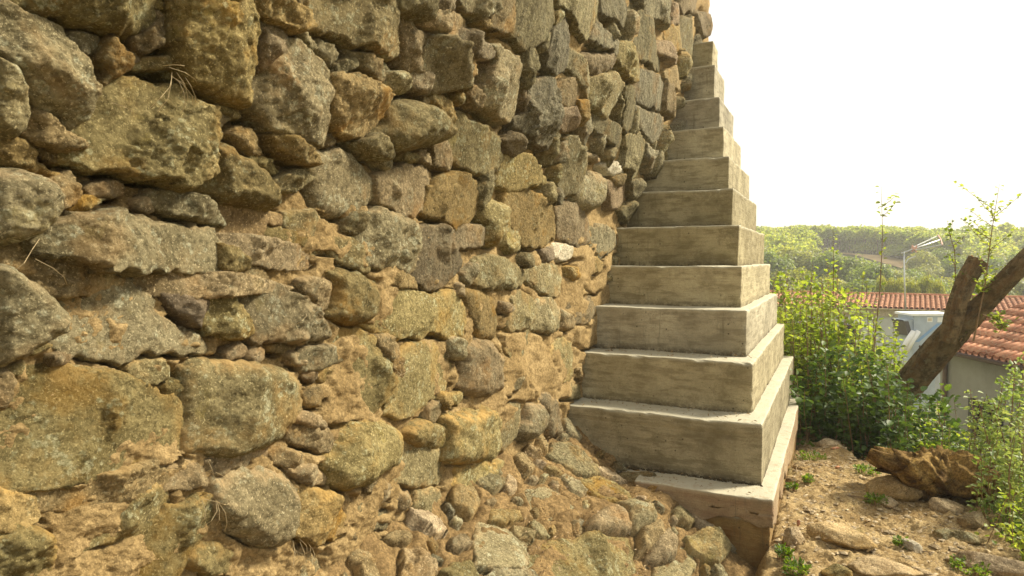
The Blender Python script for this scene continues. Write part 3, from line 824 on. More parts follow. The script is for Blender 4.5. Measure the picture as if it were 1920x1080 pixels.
if chips: to_wall(join_stuff(chips, 'stone_chips'))

# the part of the same wall that the picture does not show, coarser
outer = []
placed = []
for _ in range(7000):
    s, t = rr.uniform(WALL_A0 + .2, WALL_A1 - .15), rr.uniform(-2.4, WALL_TOP - .1)
    p = WallFrame.world(np.array([s]), np.array([t]), np.array([0.]))[0]
    x, y, d = proj(p)
    if d > .3 and -40 < x < 1400 and -30 < y < 1110: continue
    R = rr.uniform(.05, .18)
    if t < -1.2 and s > -3.6: continue
    if any(math.hypot(s - a, t - b) < (R + c) * .80 for a, b, c in placed): continue
    if outside_dist(WallFrame, np.array([s]), np.array([t]))[0] < R * .7: continue
    placed.append((s, t, R))
for k, (s, t, R) in enumerate(placed):
    P = blob((s, t), R * 1.15, R * .9, rr.uniform(-.4, .4), rr)
    res = stone_mesh(WallFrame, rr.choice('ggoysb'), rr.choice('aar'), min(.09, R * .6), P, [], 1400 + k, 0.5)
    if res: outer.append(res[0]); union.append((WallFrame, P))
if outer: to_wall(join_stuff(outer, 'upper_stones'))

# earth mortar: one rough sheet behind the stones, recessed and hollowed between them
def build_mortar():
    av = []; a = CAM_A + .42
    lo = CAM_A + 0.15
    a = lo
    while a < WALL_A1:
        av.append(a); dx, dy = a - CAM_A, 1.8
        r2 = dx * dx + dy * dy; a += max(.006, r2 / 1.8 / 662 * 2.1)
    av.append(WALL_A1)
    left = list(np.arange(WALL_A0, lo, .035)); av = np.array(left + av)
    X_ = ORI[0] + av * U[0] + WB * N[0]; Y_ = ORI[1] + av * U[1] + WB * N[1]
    Dp = np.maximum(Y_, 1.3)
    tv = np.concatenate([-np.geomspace(2.2, .55, 12)[:-1], np.arange(-.55, .46, .0031), np.arange(.46, 2.4, .02)])
    Z = np.clip(Dp[None, :] * tv[:, None], WALL_BOT, WALL_TOP)
    A = np.repeat(av[None, :], len(tv), 0)
    d = outside_dist(WallFrame, A, Z, .12)
    base = -0.016 + 0.05 * fbm(A * 2.2, Z * 2.2, 5, 3) - 0.05 * sstep((Z - .0) / .5)
    base += 0.012 * sstep((-Z) / 1.0)
    h = base + (fbm(A * 12, Z * 12, 7, 5, .58) * 0.032 + fbm(A * 70, Z * 70, 12, 3, .6) * 0.008) * np.clip(1 - (A + 1.6) * .28, .45, 1)
    # hollows where the mortar has washed out, mostly right against the stones
    hol = sstep((fbm(A * 4.5, Z * 4.5, 21, 3) - .05) / .16)
    near = sstep(1 - np.abs(d - .004) / .028)
    h = h - hol * near * (.05 + .05 * sstep(Z + .6))
    du = outside_dist(WallFrame, A, Z + .022, .12)       # open joints under the bellies of the stones
    gap = sstep((fbm(A * 5, Z * 5, 91, 3) + .14 + .1 * sstep(Z + .3)) / .2)
    h = h - gap * sstep(-du / .012) * sstep((d + .004) / .008) * .11
    # smears that climb onto the stones
    sm = sstep((fbm(A * 3.1, Z * 3.1, 33, 3) - .12) / .2) * sstep((-Z + .5) / 1.0)
    h = h + sm * 0.020 * sstep((d + .05) / .06)
    edge = (A >= WALL_A1 - 1e-6) | (Z >= WALL_TOP - 1e-6)
    h = np.where(edge, -.25, h)
    co = WallFrame.world(A.ravel(), Z.ravel(), h.ravel())
    F = grid_faces(*A.shape)
    zz = Z.ravel()[F]; F = F[(zz.max(1) - zz.min(1)) > 1e-5]
    return to_wall(link('mortar', np_mesh('mortar', co, F, M['mortar'])))
build_mortar()
def wbox(a0, a1, b0, b1, z0, z1):
    c = [ORI + U * a + N * (b) for a in (a0, a1) for b in (b0, b1)]
    v = [(p[0], p[1], EYE + z) for z in (z0, z1) for p in c]
    return v, [(0, 1, 3, 2), (4, 6, 7, 5), (0, 4, 5, 1), (2, 3, 7, 6), (0, 2, 6, 4), (1, 5, 7, 3)]
m = MB(); 
for z0, z1 in ((WALL_BOT, .7), (.7, WALL_TOP)):
    ln = float(lean(z1)) if z0 > 0 else 0
    m.add(*wbox(WALL_A0, WALL_A1 - .01, WB - .75, WB - .17 + (0 if z0 < 0 else .1), z0, z1))
core = m.build('rubble_core', M['mortar']); to_wall(core)

# ---------------------------------------------------------------- rubble bank at the wall foot
def build_bank():
    s = np.concatenate([np.arange(-4.2, -2.4, .04), np.arange(-2.4, .9, .011)])
    t = np.concatenate([np.arange(-2.3, -1.5, .05), np.arange(-1.5, .35, .0095)])
    A, B = np.meshgrid(s, t)
    d = outside_dist(BankFrame, A, B, .1)
    h = -0.015 + fbm(A * 2.4, B * 2.4, 3, 3) * .07 + fbm(A * 13, B * 13, 7, 5, .55) * .032 + fbm(A * 60, B * 60, 2, 3) * .006
    pass
    h -= sstep(1 - np.abs(d) / .03) * .03
    co = BankFrame.world(A.ravel(), B.ravel(), h.ravel())
    o = link('earth_bank', np_mesh('earth_bank', co, grid_faces(*A.shape), M['bank']))
    return tag(o, 'steep bank of earth and rubble at the foot of the stone wall', kind='structure')
rb = random.Random(9)
cb = []
for _ in range(1500):
    x, y = rb.uniform(600, 1380), rb.uniform(790, 1090)
    s, t = BankFrame.hit(x, y, 0.01)
    if not (-2.8 < s < .05 and t < .08): continue
    p = BankFrame.world(np.array([s]), np.array([t]), np.array([0.]))[0]
    if y < 505 + (1565 - x) * .62 - 20: continue
    if s > -.05 and t < -.0: continue
    R = rb.choice([.03, .06, .09, .12])
    if outside_dist(BankFrame, np.array([s]), np.array([t]))[0] < R * .75: continue
    if rb.random() < .55 and R < .04: continue
    if any(math.hypot(s - a, t - b) < (R + c) * 1.02 for a, b, c in cb): continue
    cb.append((s, t, R))
cb.sort(key=lambda q: -q[2]); bchips = []
for k, (s, t, R) in enumerate(cb):
    P = blob((s, t), R * 1.45, R * .85, rb.uniform(0, 3), rb, rb.choice((5, 6)))
    res = stone_mesh(BankFrame, rb.choice('gotoyogs'), rb.choice('aas'), R * rb.uniform(.3, .7), P, [], 7000 + k, .9)
    if res:
        union.append((BankFrame, P)); (bank_stones if k < 90 else bchips).append(res[0])
bank = build_bank()
for o in bank_stones: o.parent = bank
if bchips: join_stuff(bchips, 'gravel').parent = bank

# ---------------------------------------------------------------- concrete stepped buttress
LEV = [(-0.276, 0.097, -1.521), (0.0, 0.002, -1.110), (0.312, -0.098, -0.742), (0.625, -0.179, -0.392), (0.937, -0.265, -0.054),
       (1.25, -0.33, 0.293), (1.562, -0.424, 0.639), (1.874, -0.505, 0.973), (2.187, -0.604, 1.317), (2.499, -0.692, 1.682),
       (2.812, -0.800, 2.105), (3.125, -0.875, 2.47)]
def rough_block(name, a0, a1, b0, b1, z0, z1, mat, seed, parent, chip=0.012, fine=0.016, lip=0.0, ragged=0.0, dirt=1.0):
    def ax(u0, u1, sp):
        n = max(2, int((u1 - u0) / sp)); core = np.linspace(u0, u1, n + 1)[1:-1]
        e = np.array([0, .003, .007, .012])
        return np.unique(np.round(np.concatenate([u0 + e, core[(core > u0 + .014) & (core < u1 - .014)], u1 - e]), 5))
    A = ax(a0, a1, fine * 1.6); B = ax(b0, b1, fine); Z = ax(z0, z1, fine)
    pts, fcs, n = [], [], 0
    def sheet(P, Q, fn, flip):
        nonlocal n
        X, Y = np.meshgrid(P, Q); pts.append(fn(X.ravel(), Y.ravel()))
        F = grid_faces(len(Q), len(P)) + n; fcs.append(F[:, ::-1] if flip else F); n += X.size
    o = np.ones_like
    sheet(B, Z, lambda b, z: np.stack([o(b) * A[0], b, z], 1), False)
    sheet(B, Z, lambda b, z: np.stack([o(b) * A[-1], b, z], 1), True)
    sheet(A, Z, lambda a, z: np.stack([a, o(a) * B[-1], z], 1), False)
    sheet(A, Z, lambda a, z: np.stack([a, o(a) * B[0], z], 1), True)
    sheet(A, B, lambda a, b: np.stack([a, b, o(a) * Z[-1]], 1), True)
    sheet(A, B, lambda a, b: np.stack([a, b, o(a) * Z[0]], 1), False)
    P = np.concatenate(pts); F = np.concatenate(fcs)
    _, ui, inv = np.unique(np.round(P * 1e4).astype(np.int64), axis=0, return_index=True, return_inverse=True)
    P = P[ui]; F = inv.ravel()[F]
    # rounded, chipped arrises
    s = P[:, 0] * 1.3 + P[:, 1]; t = P[:, 2] + P[:, 0] * .6
    nz = fbm(s * 9, t * 9, seed, 5, .6)
    r = 0.006 + chip * 2.2 * np.clip(nz, 0, 1) + chip * 7 * np.clip(fbm(s * 4.3, t * 4.3, seed + 4, 4) - .24, 0, 1)
    lo = np.array([a0, b0, z0]); hi = np.array([a1, b1, z1])
    c = np.clip(P, lo + r[:, None], hi - r[:, None]); d = P - c
    L = np.linalg.norm(d, axis=1) + 1e-9
    on = L > r * 1.02                                    # only the corners and edges move
    Q = np.where(on[:, None], c + d / L[:, None] * r[:, None], P)
    # uneven casting
    w1 = fbm(s * 2.2, t * 2.2, seed + 11, 4) * .008 + fbm(s * 30, t * 30, seed + 12, 3) * .0028
    Q[:, 0] += np.where(P[:, 0] < a0 + .02, w1, 0)
    Q[:, 1] += np.where(P[:, 1] > b1 - .02, w1 * .8, 0)
    Q[:, 2] += np.where(P[:, 2] > z1 - .02, fbm(P[:, 0] * 3 + seed, P[:, 1] * 3, seed + 13, 4) * .012, 0)
    if lip:
        Q[:, 0] += np.where((P[:, 0] < a0 + .02) & (P[:, 2] < z1 - .075 + .006 * nz), lip, 0)
    if ragged:
        k = (P[:, 2] < z0 + .10)
        Q[:, 2] += np.where(k, ragged * (fbm(P[:, 1] * 4.0 + seed, P[:, 0] * 4.0, seed + 3, 4) * 1.8 + .25), 0)
    dirt_a = np.clip(1 - (P[:, 2] - z0) / .065, 0, 1) * dirt
    worn = np.clip(1 - (z1 - P[:, 2]) / .02, 0, 1) * .9
    b = Q[:, 1]
    W = np.stack([ORI[0] + Q[:, 0] * U[0] + b * N[0], ORI[1] + Q[:, 0] * U[1] + b * N[1], EYE + Q[:, 2]], 1)
    return link(name, np_mesh(name, W, F, mat, True, {'dirt': dirt_a, 'worn': worn}), parent)
but = empty('concrete_buttress', (0, 0, 0), 'stepped grey concrete buttress climbing against the end of the stone wall', 'buttress')
for i in range(1, len(LEV)):
    a, b, z = LEV[i]
    rough_block('concrete_step', a, 3.55 - .004 * i, WB - .30 if z < 1.3 else WB - .12, b, LEV[i - 1][2] - .012, z, M['conc'], 20 + i, but,
                chip=.012 if i > 2 else .017, fine=.014 if i < 5 else .024, lip=.008 if i == 1 else 0, dirt=1.0 if i in (1, 3) else .8)
o = rough_block('plinth', -0.276, 3.56, -0.80, 0.097, LEV[0][2] - .205, LEV[0][2], M['ledge'], 41, but, chip=.016, ragged=.07, dirt=.0)
o['label'] = 'rust stained plinth slab with a broken lower edge'
rough_block('plinth', -0.12, 3.0, -1.25, -0.79, LEV[0][2] - .12, LEV[0][2] - .012, M['ledge'], 44, but, chip=.02, ragged=.05, dirt=.6)
o = rough_block('footing', -0.258, 3.5, -0.40, 0.080, LEV[0][2] - .85, LEV[0][2] - .14, M['ledge'], 43, but, chip=.02, dirt=.0)
# the dark crumbling joint of grit where the lowest step meets the plinth
def grit(name, segs, parent, mat, seed, n, r0, r1):
    g = random.Random(seed); m = MB()
    for _ in range(n):
        (a0, b0, z0), (a1, b1, z1) = g.choice(segs); t = g.random()
        a, b, z = a0 + (a1 - a0) * t, b0 + (b1 - b0) * t, z0 + (z1 - z0) * t
        a += g.uniform(-.022, .004); b += g.uniform(-.01, .01)
        p = ORI + U * a + N * b; r = g.uniform(r0, r1)
        Mx = Matrix.Rotation(g.uniform(0, 6), 3, 'Z') @ Matrix.Rotation(g.uniform(0, 6), 3, 'X')
        m.box((p[0], p[1], EYE + z + r * .3), (r * 1.6, r * 1.1, r * .9), Mx)
    return tag(m.build(name, mat, parent), kind='stuff')
grit('grit', [((-.004, -1.0, LEV[0][2]), (-.004, .0, LEV[0][2])), ((-.01, -1.15, LEV[0][2]), (-.01, -.85, LEV[0][2]))], but, plain('dark_grit', (.07, .055, .03), .95), 3, 420, .004, .012)
grit('grit', [((LEV[i][0], -1.35, LEV[i - 1][2]), (LEV[i][0], LEV[i][1], LEV[i - 1][2])) for i in (2, 3)], but, plain('pale_grit', (.2, .17, .1), .95), 4, 260, .002, .007)

# ---------------------------------------------------------------- ground
EDGE = [(-4, 2.3), (2.0, 2.55), (3.4, 2.80), (3.9, 2.98), (4.7, 3.30), (5.3, 3.42), (6.3, 3.45), (6.9, 3.38), (7.7, 3.42), (8.6, 3.5), (9.6, 3.3), (30, 3.0)]
def edge_x(y): return np.interp(y, [e[0] for e in EDGE], [e[1] for e in EDGE])
def path_z(X, Y):
    z = EYE - 1.82 - .05 * (Y - 4.3)
    z = z + fbm(X * 1.1, Y * 1.1, 61, 3) * .12
    b = (X - ORI[0]) * N[0] + (Y - ORI[1]) * N[1]; a = (X - ORI[0]) * U[0] + (Y - ORI[1]) * U[1]
    z = z - .42 * sstep((.10 - b) / .22) * sstep((a + 3.2) / .6)
    ex = edge_x(Y) + fbm(Y * 2.3, Y * 0, 8, 4) * .35
    return z - 1.9 * sstep((X - ex) / .9) - .35 * sstep((X - ex) / .15), ex
def gz(x, y): return float(path_z(np.array([x]), np.array([y]))[0][0])
def path_hit(px, py):
    d = ray(px, py); k = 3.0
    for _ in range(40):
        z = gz(k * d[0], k * d[1]); k = 0.6 * k + 0.4 * (z - EYE) / d[2]
    return k * d[0], k * d[1], gz(k * d[0], k * d[1]), k
xs = np.concatenate([np.arange(-2.6, 1.2, .12), np.arange(1.2, 4.4, .0155), np.arange(4.4, 6, .1)])
ys = np.concatenate([np.arange(-4, 3.4, .15), np.arange(3.4, 6, .014), np.arange(6, 9.2, .03), np.arange(9.2, 12, .15)])
X, Y = np.meshgrid(xs, ys)
Zp, ex = path_z(X, Y)
Zp = Zp + fbm(X * 7, Y * 7, 62, 5, .6) * .035 + fbm(X * 40, Y * 40, 63, 3, .65) * .012 + np.clip(fbm(X * 26, Y * 26, 64, 2) - .2, 0, 1) * .06
tag(link('dirt_path', np_mesh('dirt_path', np.stack([X.ravel(), Y.ravel(), Zp.ravel()], 1), grid_faces(*X.shape), M['path'])),
    'trodden tan dirt path strewn with stones beside the buttress', kind='structure')

def land(X, Y):
    R = Y + np.abs(X) * .08
    z = np.interp(R, [-50, 11, 26, 48, 62, 105, 125, 240, 330, 420, 900], [-4.3, -4.3, -5.5, -9.5, -9.0, -2.6, .3, 2.6, 3.4, -2, -30])
    az = X / np.maximum(Y, 20)
    z = z + sstep((R - 110) / 120) * np.interp(az, [.3, .42, .55, .62, .8], [2.0, 2.4, 1.2, -.6, -1.2]) * .8
    return z + EYE + fbm(X * .02, Y * .02, 70, 3) * 2.2 * sstep((R - 30) / 60)
gxs = np.concatenate([-np.geomspace(700, 8, 30), np.linspace(-6, 40, 24), np.geomspace(42, 900, 60)])
gys = np.concatenate([np.linspace(-120, 8, 10), np.linspace(10, 60, 26), np.geomspace(62, 1100, 70)])
GX, GY = np.meshgrid(gxs, gys)
tag(link('hillside', np_mesh('hillside', np.stack([GX.ravel(), GY.ravel(), land(GX, GY).ravel()], 1), grid_faces(*GX.shape), M['meadow'])),
    'grassy valley side rising to a wooded ridge', kind='structure')
def wood_edge(az): return np.interp(az, [.36, .42, .50, .56, .62, .68, .9], [134, 133, 127, 118, 108, 103, 100])
fx, fy = np.meshgrid(np.linspace(0, 1, 40), np.linspace(0, 1, 14))
AZ = .495 + .18 * fx; FY = wood_edge(AZ) + 1.5 - (3 + 5 * np.sin(np.pi * np.clip(fx, 0, 1)) ** .5) * fy; FX = AZ * FY
tag(link('bare_field', np_mesh('bare_field', np.stack([FX.ravel(), FY.ravel(), land(FX, FY).ravel() + .25], 1), grid_faces(*fx.shape), M['field'])),
    'strip of bare orange soil on the far hillside', kind='structure')

# pebbles and grit all over the path: nobody could count them
def debris(name, n, mat, area, rr_, seed, label, kind='stuff', flat=.5):
    g = np.random.default_rng(seed)
    x = g.uniform(area[0], area[1], n); y = g.uniform(area[2], area[3], n)
    z, ex = path_z(x, y); z = z + fbm(x * 7, y * 7, 62, 5, .6) * .035
    k = (x < ex + .25) & (((x - ORI[0]) * N[0] + (y - ORI[1]) * N[1]) > .12)
    x, y, z = x[k], y[k], z[k]; n = len(x)
    r = rr_[0] * (rr_[1] / rr_[0]) ** (g.random(n) ** 2.2)
    base = np.array([[1, 0, 0], [.4, .9, .1], [-.8, .6, 0], [-.7, -.7, .1], [.5, -.8, 0], [.2, .1, .9], [-.3, -.1, .75], [0, 0, -.6]])
    fc = np.array([[0, 1, 5], [1, 2, 6], [1, 6, 5], [2, 3, 6], [3, 4, 6], [4, 5, 6], [4, 0, 5], [0, 7, 1], [1, 7, 2], [2, 7, 3], [3, 7, 4], [4, 7, 0]])
    a = g.uniform(0, 6.28, n); P = base[None] * g.uniform(.7, 1.3, (n, 8, 3)); P[:, :, 2] *= flat
    P[:, :, 0] *= g.uniform(.8, 1.6, (n, 1))
    c, s = np.cos(a)[:, None], np.sin(a)[:, None]
    Q = np.stack([P[:, :, 0] * c - P[:, :, 1] * s, P[:, :, 0] * s + P[:, :, 1] * c, P[:, :, 2]], 2) * r[:, None, None]
    Q += np.stack([x, y, z + r * .15], 1)[:, None]
    F = (fc[None] + (np.arange(n) * 8)[:, None, None]).reshape(-1, 3)
    return tag(link(name, np_mesh(name, Q.reshape(-1, 3), F, mat, False)), label, kind=kind)
M['pebble'] = plain('pebbles', (.33, .26, .16), .9, .5, 30)
debris('gravel', 9000, M['pebble'], (1.3, 4.0, 3.5, 8.5), (.004, .022), 5, 'loose grit and pebbles on the dirt path')
debris('gravel', 1400, M['t'], (1.3, 4.0, 3.5, 8.0), (.006, .034), 6, 'pale stone chips scattered on the dirt path', flat=.4)

# ---------------------------------------------------------------- rocks on the path
def rock(name, px, py, wpx, hpx, mat, seed, label, depth=.8, rot=0, flat=1.0, group='loose rocks on the dirt path', sink=.3, cat='rock', n=56, jag=.5):
    x, y, z, k = path_hit(px, py)
    w = wpx / F_PX * k; h = hpx / F_PX * k
    g = random.Random(seed)
    th, ph = np.meshgrid(np.linspace(0, 2 * np.pi, n, endpoint=False), np.linspace(0, np.pi, n // 2 + 1))
    dx, dy, dz = np.cos(th) * np.sin(ph), np.sin(th) * np.sin(ph), np.cos(ph)
    r = np.full(th.shape, 9.)
    for _ in range(24):                                   # convex body cut by random planes
        v = np.array([g.gauss(0, 1), g.gauss(0, 1), g.gauss(0, .9)]); v /= np.linalg.norm(v)
        dd = dx * v[0] + dy * v[1] + dz * v[2]
        r = np.where(dd > .05, np.minimum(r, g.uniform(.70, 1.0) / np.maximum(dd, .05)), r)
    r = np.minimum(r, 1.5)
    t1 = np.cos(th) * 2; t2 = np.sin(th) * 2 + ph * 2
    nz = fbm(dx * 2 + dz * 1.7 + seed, dy * 2 - dz * 1.3, seed, 4)
    r = r * (1 + nz * .14 * jag) + fbm(dx * 7 + dz * 6, dy * 7 - dz * 5, seed + 5, 5, .62) * .10 * jag
    P = np.stack([dx * r * w / 2, dy * r * w / 2 * depth, dz * r * h / 2 * 1.1 * flat], -1).reshape(-1, 3)
    i = np.arange(n // 2)[:, None] * n; j = np.arange(n)[None]
    F = np.stack([i + j, i + n + j, i + n + (j + 1) % n, i + (j + 1) % n], -1).reshape(-1, 4)
    me = np_mesh(name, P, F, M[mat], True, {'dust': np.clip(.75 - P[:, 2] / (h * .4 + 1e-6), 0, .8)})
    ob = link(name, me); ob.location = (x, y, z + h * (.5 - sink)); ob.rotation_euler = (g.uniform(-.08, .08), g.uniform(-.08, .08), rot)
    return tag(ob, label, cat, group)
ROCKS = [
    (1678, 930, 104, 58, 't', 'pale blocky stone just below the brown earth clod', .55, -.3),
    (1562, 1010, 104, 42, 't', 'tan flat split slab lying in the middle of the path', .7, -.5),
    (1486, 1018, 52, 52, 't', 'upright pinkish stone against the foot of the plinth', .6, .5),
    (1711, 1032, 44, 30, 'w', 'small bright white lump of stone towards the right of the path', .9, .2),
    (1650, 1074, 128, 40, 't', 'broad ochre slab at the bottom edge of the path', .6, .1),
    (1792, 1012, 84, 30, 'g', 'grey green tilted slab near the right edge of the path', .5, -.5),
    (1772, 958, 70, 34, 't', 'pale jagged ledge stone in front of the hole under the clod', .7, -.2),
    (1822, 984, 56, 34, 'o', 'brown rounded stone at the very edge of the terrace', .8, .1),
    (1556, 836, 46, 20, 't', 'pale flat stone at the far end of the path near the bush', .8, -.1),
    (1522, 815, 28, 22, 't', 'small pale stone beside the far end of the plinth', .8, .1),
    (1640, 864, 34, 14, 'g', 'thin grey stone lying left of the clod', .9, .1),
    (1484, 903, 28, 10, 'p', 'thin pinkish chip beside the plinth', .5, -.5),
    (1575, 1078, 54, 24, 'g', 'grey knobbly stone at the bottom of the picture', .8, .2),
    (1728, 1078, 40, 20, 't', 'wedge shaped tan stone at the bottom of the path', .6, -.6),
    (1850, 1064, 150, 36, 't', 'long cream slab along the lower right terrace edge', .45, -.35),
    (1686, 897, 28, 16, 'o', 'small brown stone resting above the pale blocky stone', .8, .1),
    (1500, 876, 34, 14, 't', 'low pale stone half buried by the plinth', .8, .3),
    (1663, 944, 46, 18, 't', 'flat pale stone in the grass tuft left of the hole', .8, .3),
    (1546, 870, 40, 12, 't', 'flat buff stone behind the small grass tuft', .8, .3),
    (1893, 1012, 46, 26, 'o', 'brown stone breaking from the terrace edge at far right', .8, .1),
]
for i, (x, y, w, h, mt, lb, dp, ro) in enumerate(ROCKS):
    rock('rock', x, y, w, h, mt, 30 + i, lb, dp, ro, sink=.38)
for i, (x, y, w, h, lb) in enumerate([(1566, 843, 22, 6, 'flat red tile shard on the far path'), (1570, 878, 12, 5, 'tiny red brick crumb on the path'), (1497, 985, 9, 12, 'orange brick fragment beside the pinkish stone')]):
    o = rock('tile_shard', x, y, w, h, 'tile', 90 + i, lb, .6, .2, sink=.1, n=16, cat='tile shard', group='red shards on the path')
# the clod of earth and roots overhanging the terrace edge
def clod():
    pts = [(1655, 866, 17), (1680, 872, 22), (1712, 880, 27), (1742, 884, 32), (1775, 888, 37), (1798, 898, 38), (1800, 920, 32), (1785, 935, 24), (1735, 902, 26)]
    n = 84
    th, ph = np.meshgrid(np.linspace(0, 2 * np.pi, n, endpoint=False), np.linspace(0, np.pi, n // 2 + 1))
    d = np.stack([np.cos(th) * np.sin(ph), np.sin(th) * np.sin(ph), np.cos(ph)], -1).reshape(-1, 3)
    K = 5.15; C = np.array(ray(1757, 900)) * K + np.array([0, 0, EYE])
    cs = [(np.array(ray(a, b)) * (K + .12 * math.sin(i * 2)) + np.array([0, 0, EYE]), r / F_PX * K) for i, (a, b, r) in enumerate(pts)]
    r = np.zeros(len(d))
    for c, q in cs:                                        # union of lumps seen from the centre
        v = c - C; bb = d @ v; disc = bb * bb - (v @ v) + (q * 1.12) ** 2
        r = np.maximum(r, np.where(disc > 0, bb + np.sqrt(np.maximum(disc, 0)), 0))
    r = np.maximum(r, .05)
    u, v_ = d[:, 0] * 2 + d[:, 2], d[:, 1] * 2 - d[:, 2] * 1.4
    r = r * (1 + fbm(u * 2.5, v_ * 2.5, 3, 6, .68) * .34 + fbm(u * 13, v_ * 13, 9, 5, .65) * .13)
    P = d * r[:, None]
    P[:, 1] *= 1.2
    hollow = np.exp(-(((P[:, 0] - .10) / .12) ** 2 + ((P[:, 2] + .12) / .06) ** 2)); P[:, 1] += np.where(P[:, 1] < 0, hollow * .20, 0)
    i = np.arange(n // 2)[:, None] * n; j = np.arange(n)[None]
    F = np.stack([i + j, i + n + j, i + n + (j + 1) % n, i + (j + 1) % n], -1).reshape(-1, 4)
    o = link('earth_clod', np_mesh('earth_clod', P, F, M['clod'])); o.location = C
    tag(o, 'large golden brown clod of earth overhanging the right edge of the path', 'clod')
clod()

# ---------------------------------------------------------------- leaves and plants
def leaf_mesh(name, pos, out, size, mat, seed, parent=None, droop=.3, wide=.75):
    """pos (n,3), out (n,3) preferred direction; one folded leaf for each"""
    g = np.random.default_rng(seed); n = len(pos)
    a = out + g.normal(0, .45, (n, 3)); a[:, 2] -= droop * g.random(n); a /= np.linalg.norm(a, axis=1)[:, None] + 1e-9
    up = np.array([0, 0, 1.]) + g.normal(0, .55, (n, 3))
    s = np.cross(a, up); s /= np.linalg.norm(s, axis=1)[:, None] + 1e-9
    nr = np.cross(s, a)
    L = (size[0] + (size[1] - size[0]) * g.random(n))[:, None]
    w = L * wide * .5
    f = nr * L * .10
    V = np.stack([pos, pos + a * L * .3 - s * w * .85 + f, pos + a * L * .68 - s * w * .8 + f, pos + a * L - nr * L * .1,
                  pos + a * L * .68 + s * w * .8 + f, pos + a * L * .3 + s * w * .85 + f], 1)
    F = np.array([[0, 3, 2, 1], [0, 5, 4, 3]])[None] + (np.arange(n) * 6)[:, None, None]
    me = np_mesh(name, V.reshape(-1, 3), F.reshape(-1, 4), mat, True)
    o = link(name, me, parent); o['kind'] = 'stuff' if parent is None else 'thing'
    if parent is not None: del o['kind']
    return o

def curve_pts(p0, p1, bend, n=9, wob=.02, g=random):
    p0, p1 = np.array(p0, float), np.array(p1, float); out = []
    sx, sy = g.uniform(-1, 1), g.uniform(-1, 1)
    for i in range(n):
        t = i / (n - 1)
        p = p0 * (1 - t) + p1 * t + np.array([sx, sy, 0]) * bend * .6 * math.sin(math.pi * t)
        out.append(p + np.array([g.gauss(0, wob), g.gauss(0, wob), 0]) * (0 < i))
    return out

def shrub(label, shoots, leaf, mat, seed, cat='shrub', group='leafy suckers behind the buttress', per_m=34, start=.12, name='leafy_shrub', stem_r=.009, droop=.3, wide=.8):
    """shoots: list of (base, tip)"""
    g = random.Random(seed); m = MB(); P, O = [], []
    for (b, t) in shoots:
        pts = curve_pts(b, t, .10 * np.linalg.norm(np.array(t) - b) * .6, 8, .012, g)
        L = float(np.linalg.norm(np.array(t) - b))
        m.tube(pts, [stem_r * (1 - .8 * i / 7) * (.6 + L * .3) for i in range(8)], 4, False)
        for k in range(int(L * per_m)):
            u = start + (1 - start) * (k + g.random()) / (L * per_m); u = min(u, .999)
            i = min(int(u * 7), 6); f = u * 7 - i
            p = np.array(pts[i]) * (1 - f) + np.array(pts[i + 1]) * f
            az = g.uniform(0, 6.28); e = g.uniform(0, .07) * (1.25 - u) * 2.2
            o = np.array([math.cos(az), math.sin(az), .35])
            P.append(p + o * e); O.append(o)
    root = empty(name, tuple(shoots[0][0]), label, cat, group); inv = Matrix.Translation(-Vector([float(q) for q in shoots[0][0]]))
    for ob in (m.build('stems', M['stem'], None), leaf_mesh('foliage', np.array(P), np.array(O), leaf, mat, seed, None, droop, wide)):
        if 'kind' in ob.keys(): del ob['kind']
        ob.parent = root; ob.matrix_parent_inverse = inv
    return root

def P3(px, py, k):
    return np.array(ray(px, py)) * k + np.array([0, 0, EYE])
def shoots_in(n, px0, px1, k0, k1, ytop, zbase, seed, jit=30, lean_=.15):
    g = random.Random(seed); out = []
    for _ in range(n):
        px = g.uniform(px0, px1); k = g.uniform(k0, k1)
        yt = ytop(px) + jit * (.9 - 2.6 * g.random() ** 2.2)
        tip = P3(px, yt, k); b = np.array([tip[0] + g.gauss(0, lean_), tip[1] + g.gauss(0, lean_), EYE + zbase])
        out.append((b, tip))
    return out
top1 = lambda x: np.interp(x, [1440, 1500, 1560, 1620, 1680, 1720, 1760, 1830], [575, 570, 585, 610, 655, 705, 740, 790])
S = [
    ('upright leafy suckers close behind the buttress', 54, 1450, 1530, 7.6, 9.6, 'leaf', top1, 42, 11),
    ('tall leafy suckers growing in front of the pale long building', 56, 1525, 1610, 7.8, 10.2, 'leaf', top1, 45, 12),
    ('leafy suckers crowding the foot of the leaning trunk', 46, 1600, 1700, 8.9, 10.2, 'leaf', top1, 35, 13),
]
for lb, n, x0, x1, k0, k1, mt, tp, ji, sd_ in S:
    shrub(lb, shoots_in(n, x0, x1, k0, k1, tp, -2.9, sd_, ji), (.045, .088), M[mt], sd_)
shrub('tall wispy shoots standing above the suckers beside the concrete', shoots_in(20, 1452, 1640, 7.8, 9.0, lambda x: np.interp(x, [1450, 1540, 1640], [520, 520, 560]), -2.9, 19, 34), (.045, .085), M['leaf'], 19, per_m=20, start=.3)
low = lambda x: np.interp(x, [1470, 1540, 1640, 1720, 1800], [700, 700, 715, 735, 760])
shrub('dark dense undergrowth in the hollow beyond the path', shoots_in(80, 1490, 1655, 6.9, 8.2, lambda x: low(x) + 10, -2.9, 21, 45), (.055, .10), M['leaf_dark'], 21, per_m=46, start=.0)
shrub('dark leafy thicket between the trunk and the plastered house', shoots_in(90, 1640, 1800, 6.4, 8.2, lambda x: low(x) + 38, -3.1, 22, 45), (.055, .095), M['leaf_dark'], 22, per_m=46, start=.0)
shrub('green undergrowth below the overhanging clod', shoots_in(80, 1700, 1880, 6.0, 7.6, lambda x: np.interp(x, [1700, 1800, 1880], [800, 835, 850]), -3.6, 23, 35), (.035, .06), M['leaf'], 23, per_m=46, start=.0)
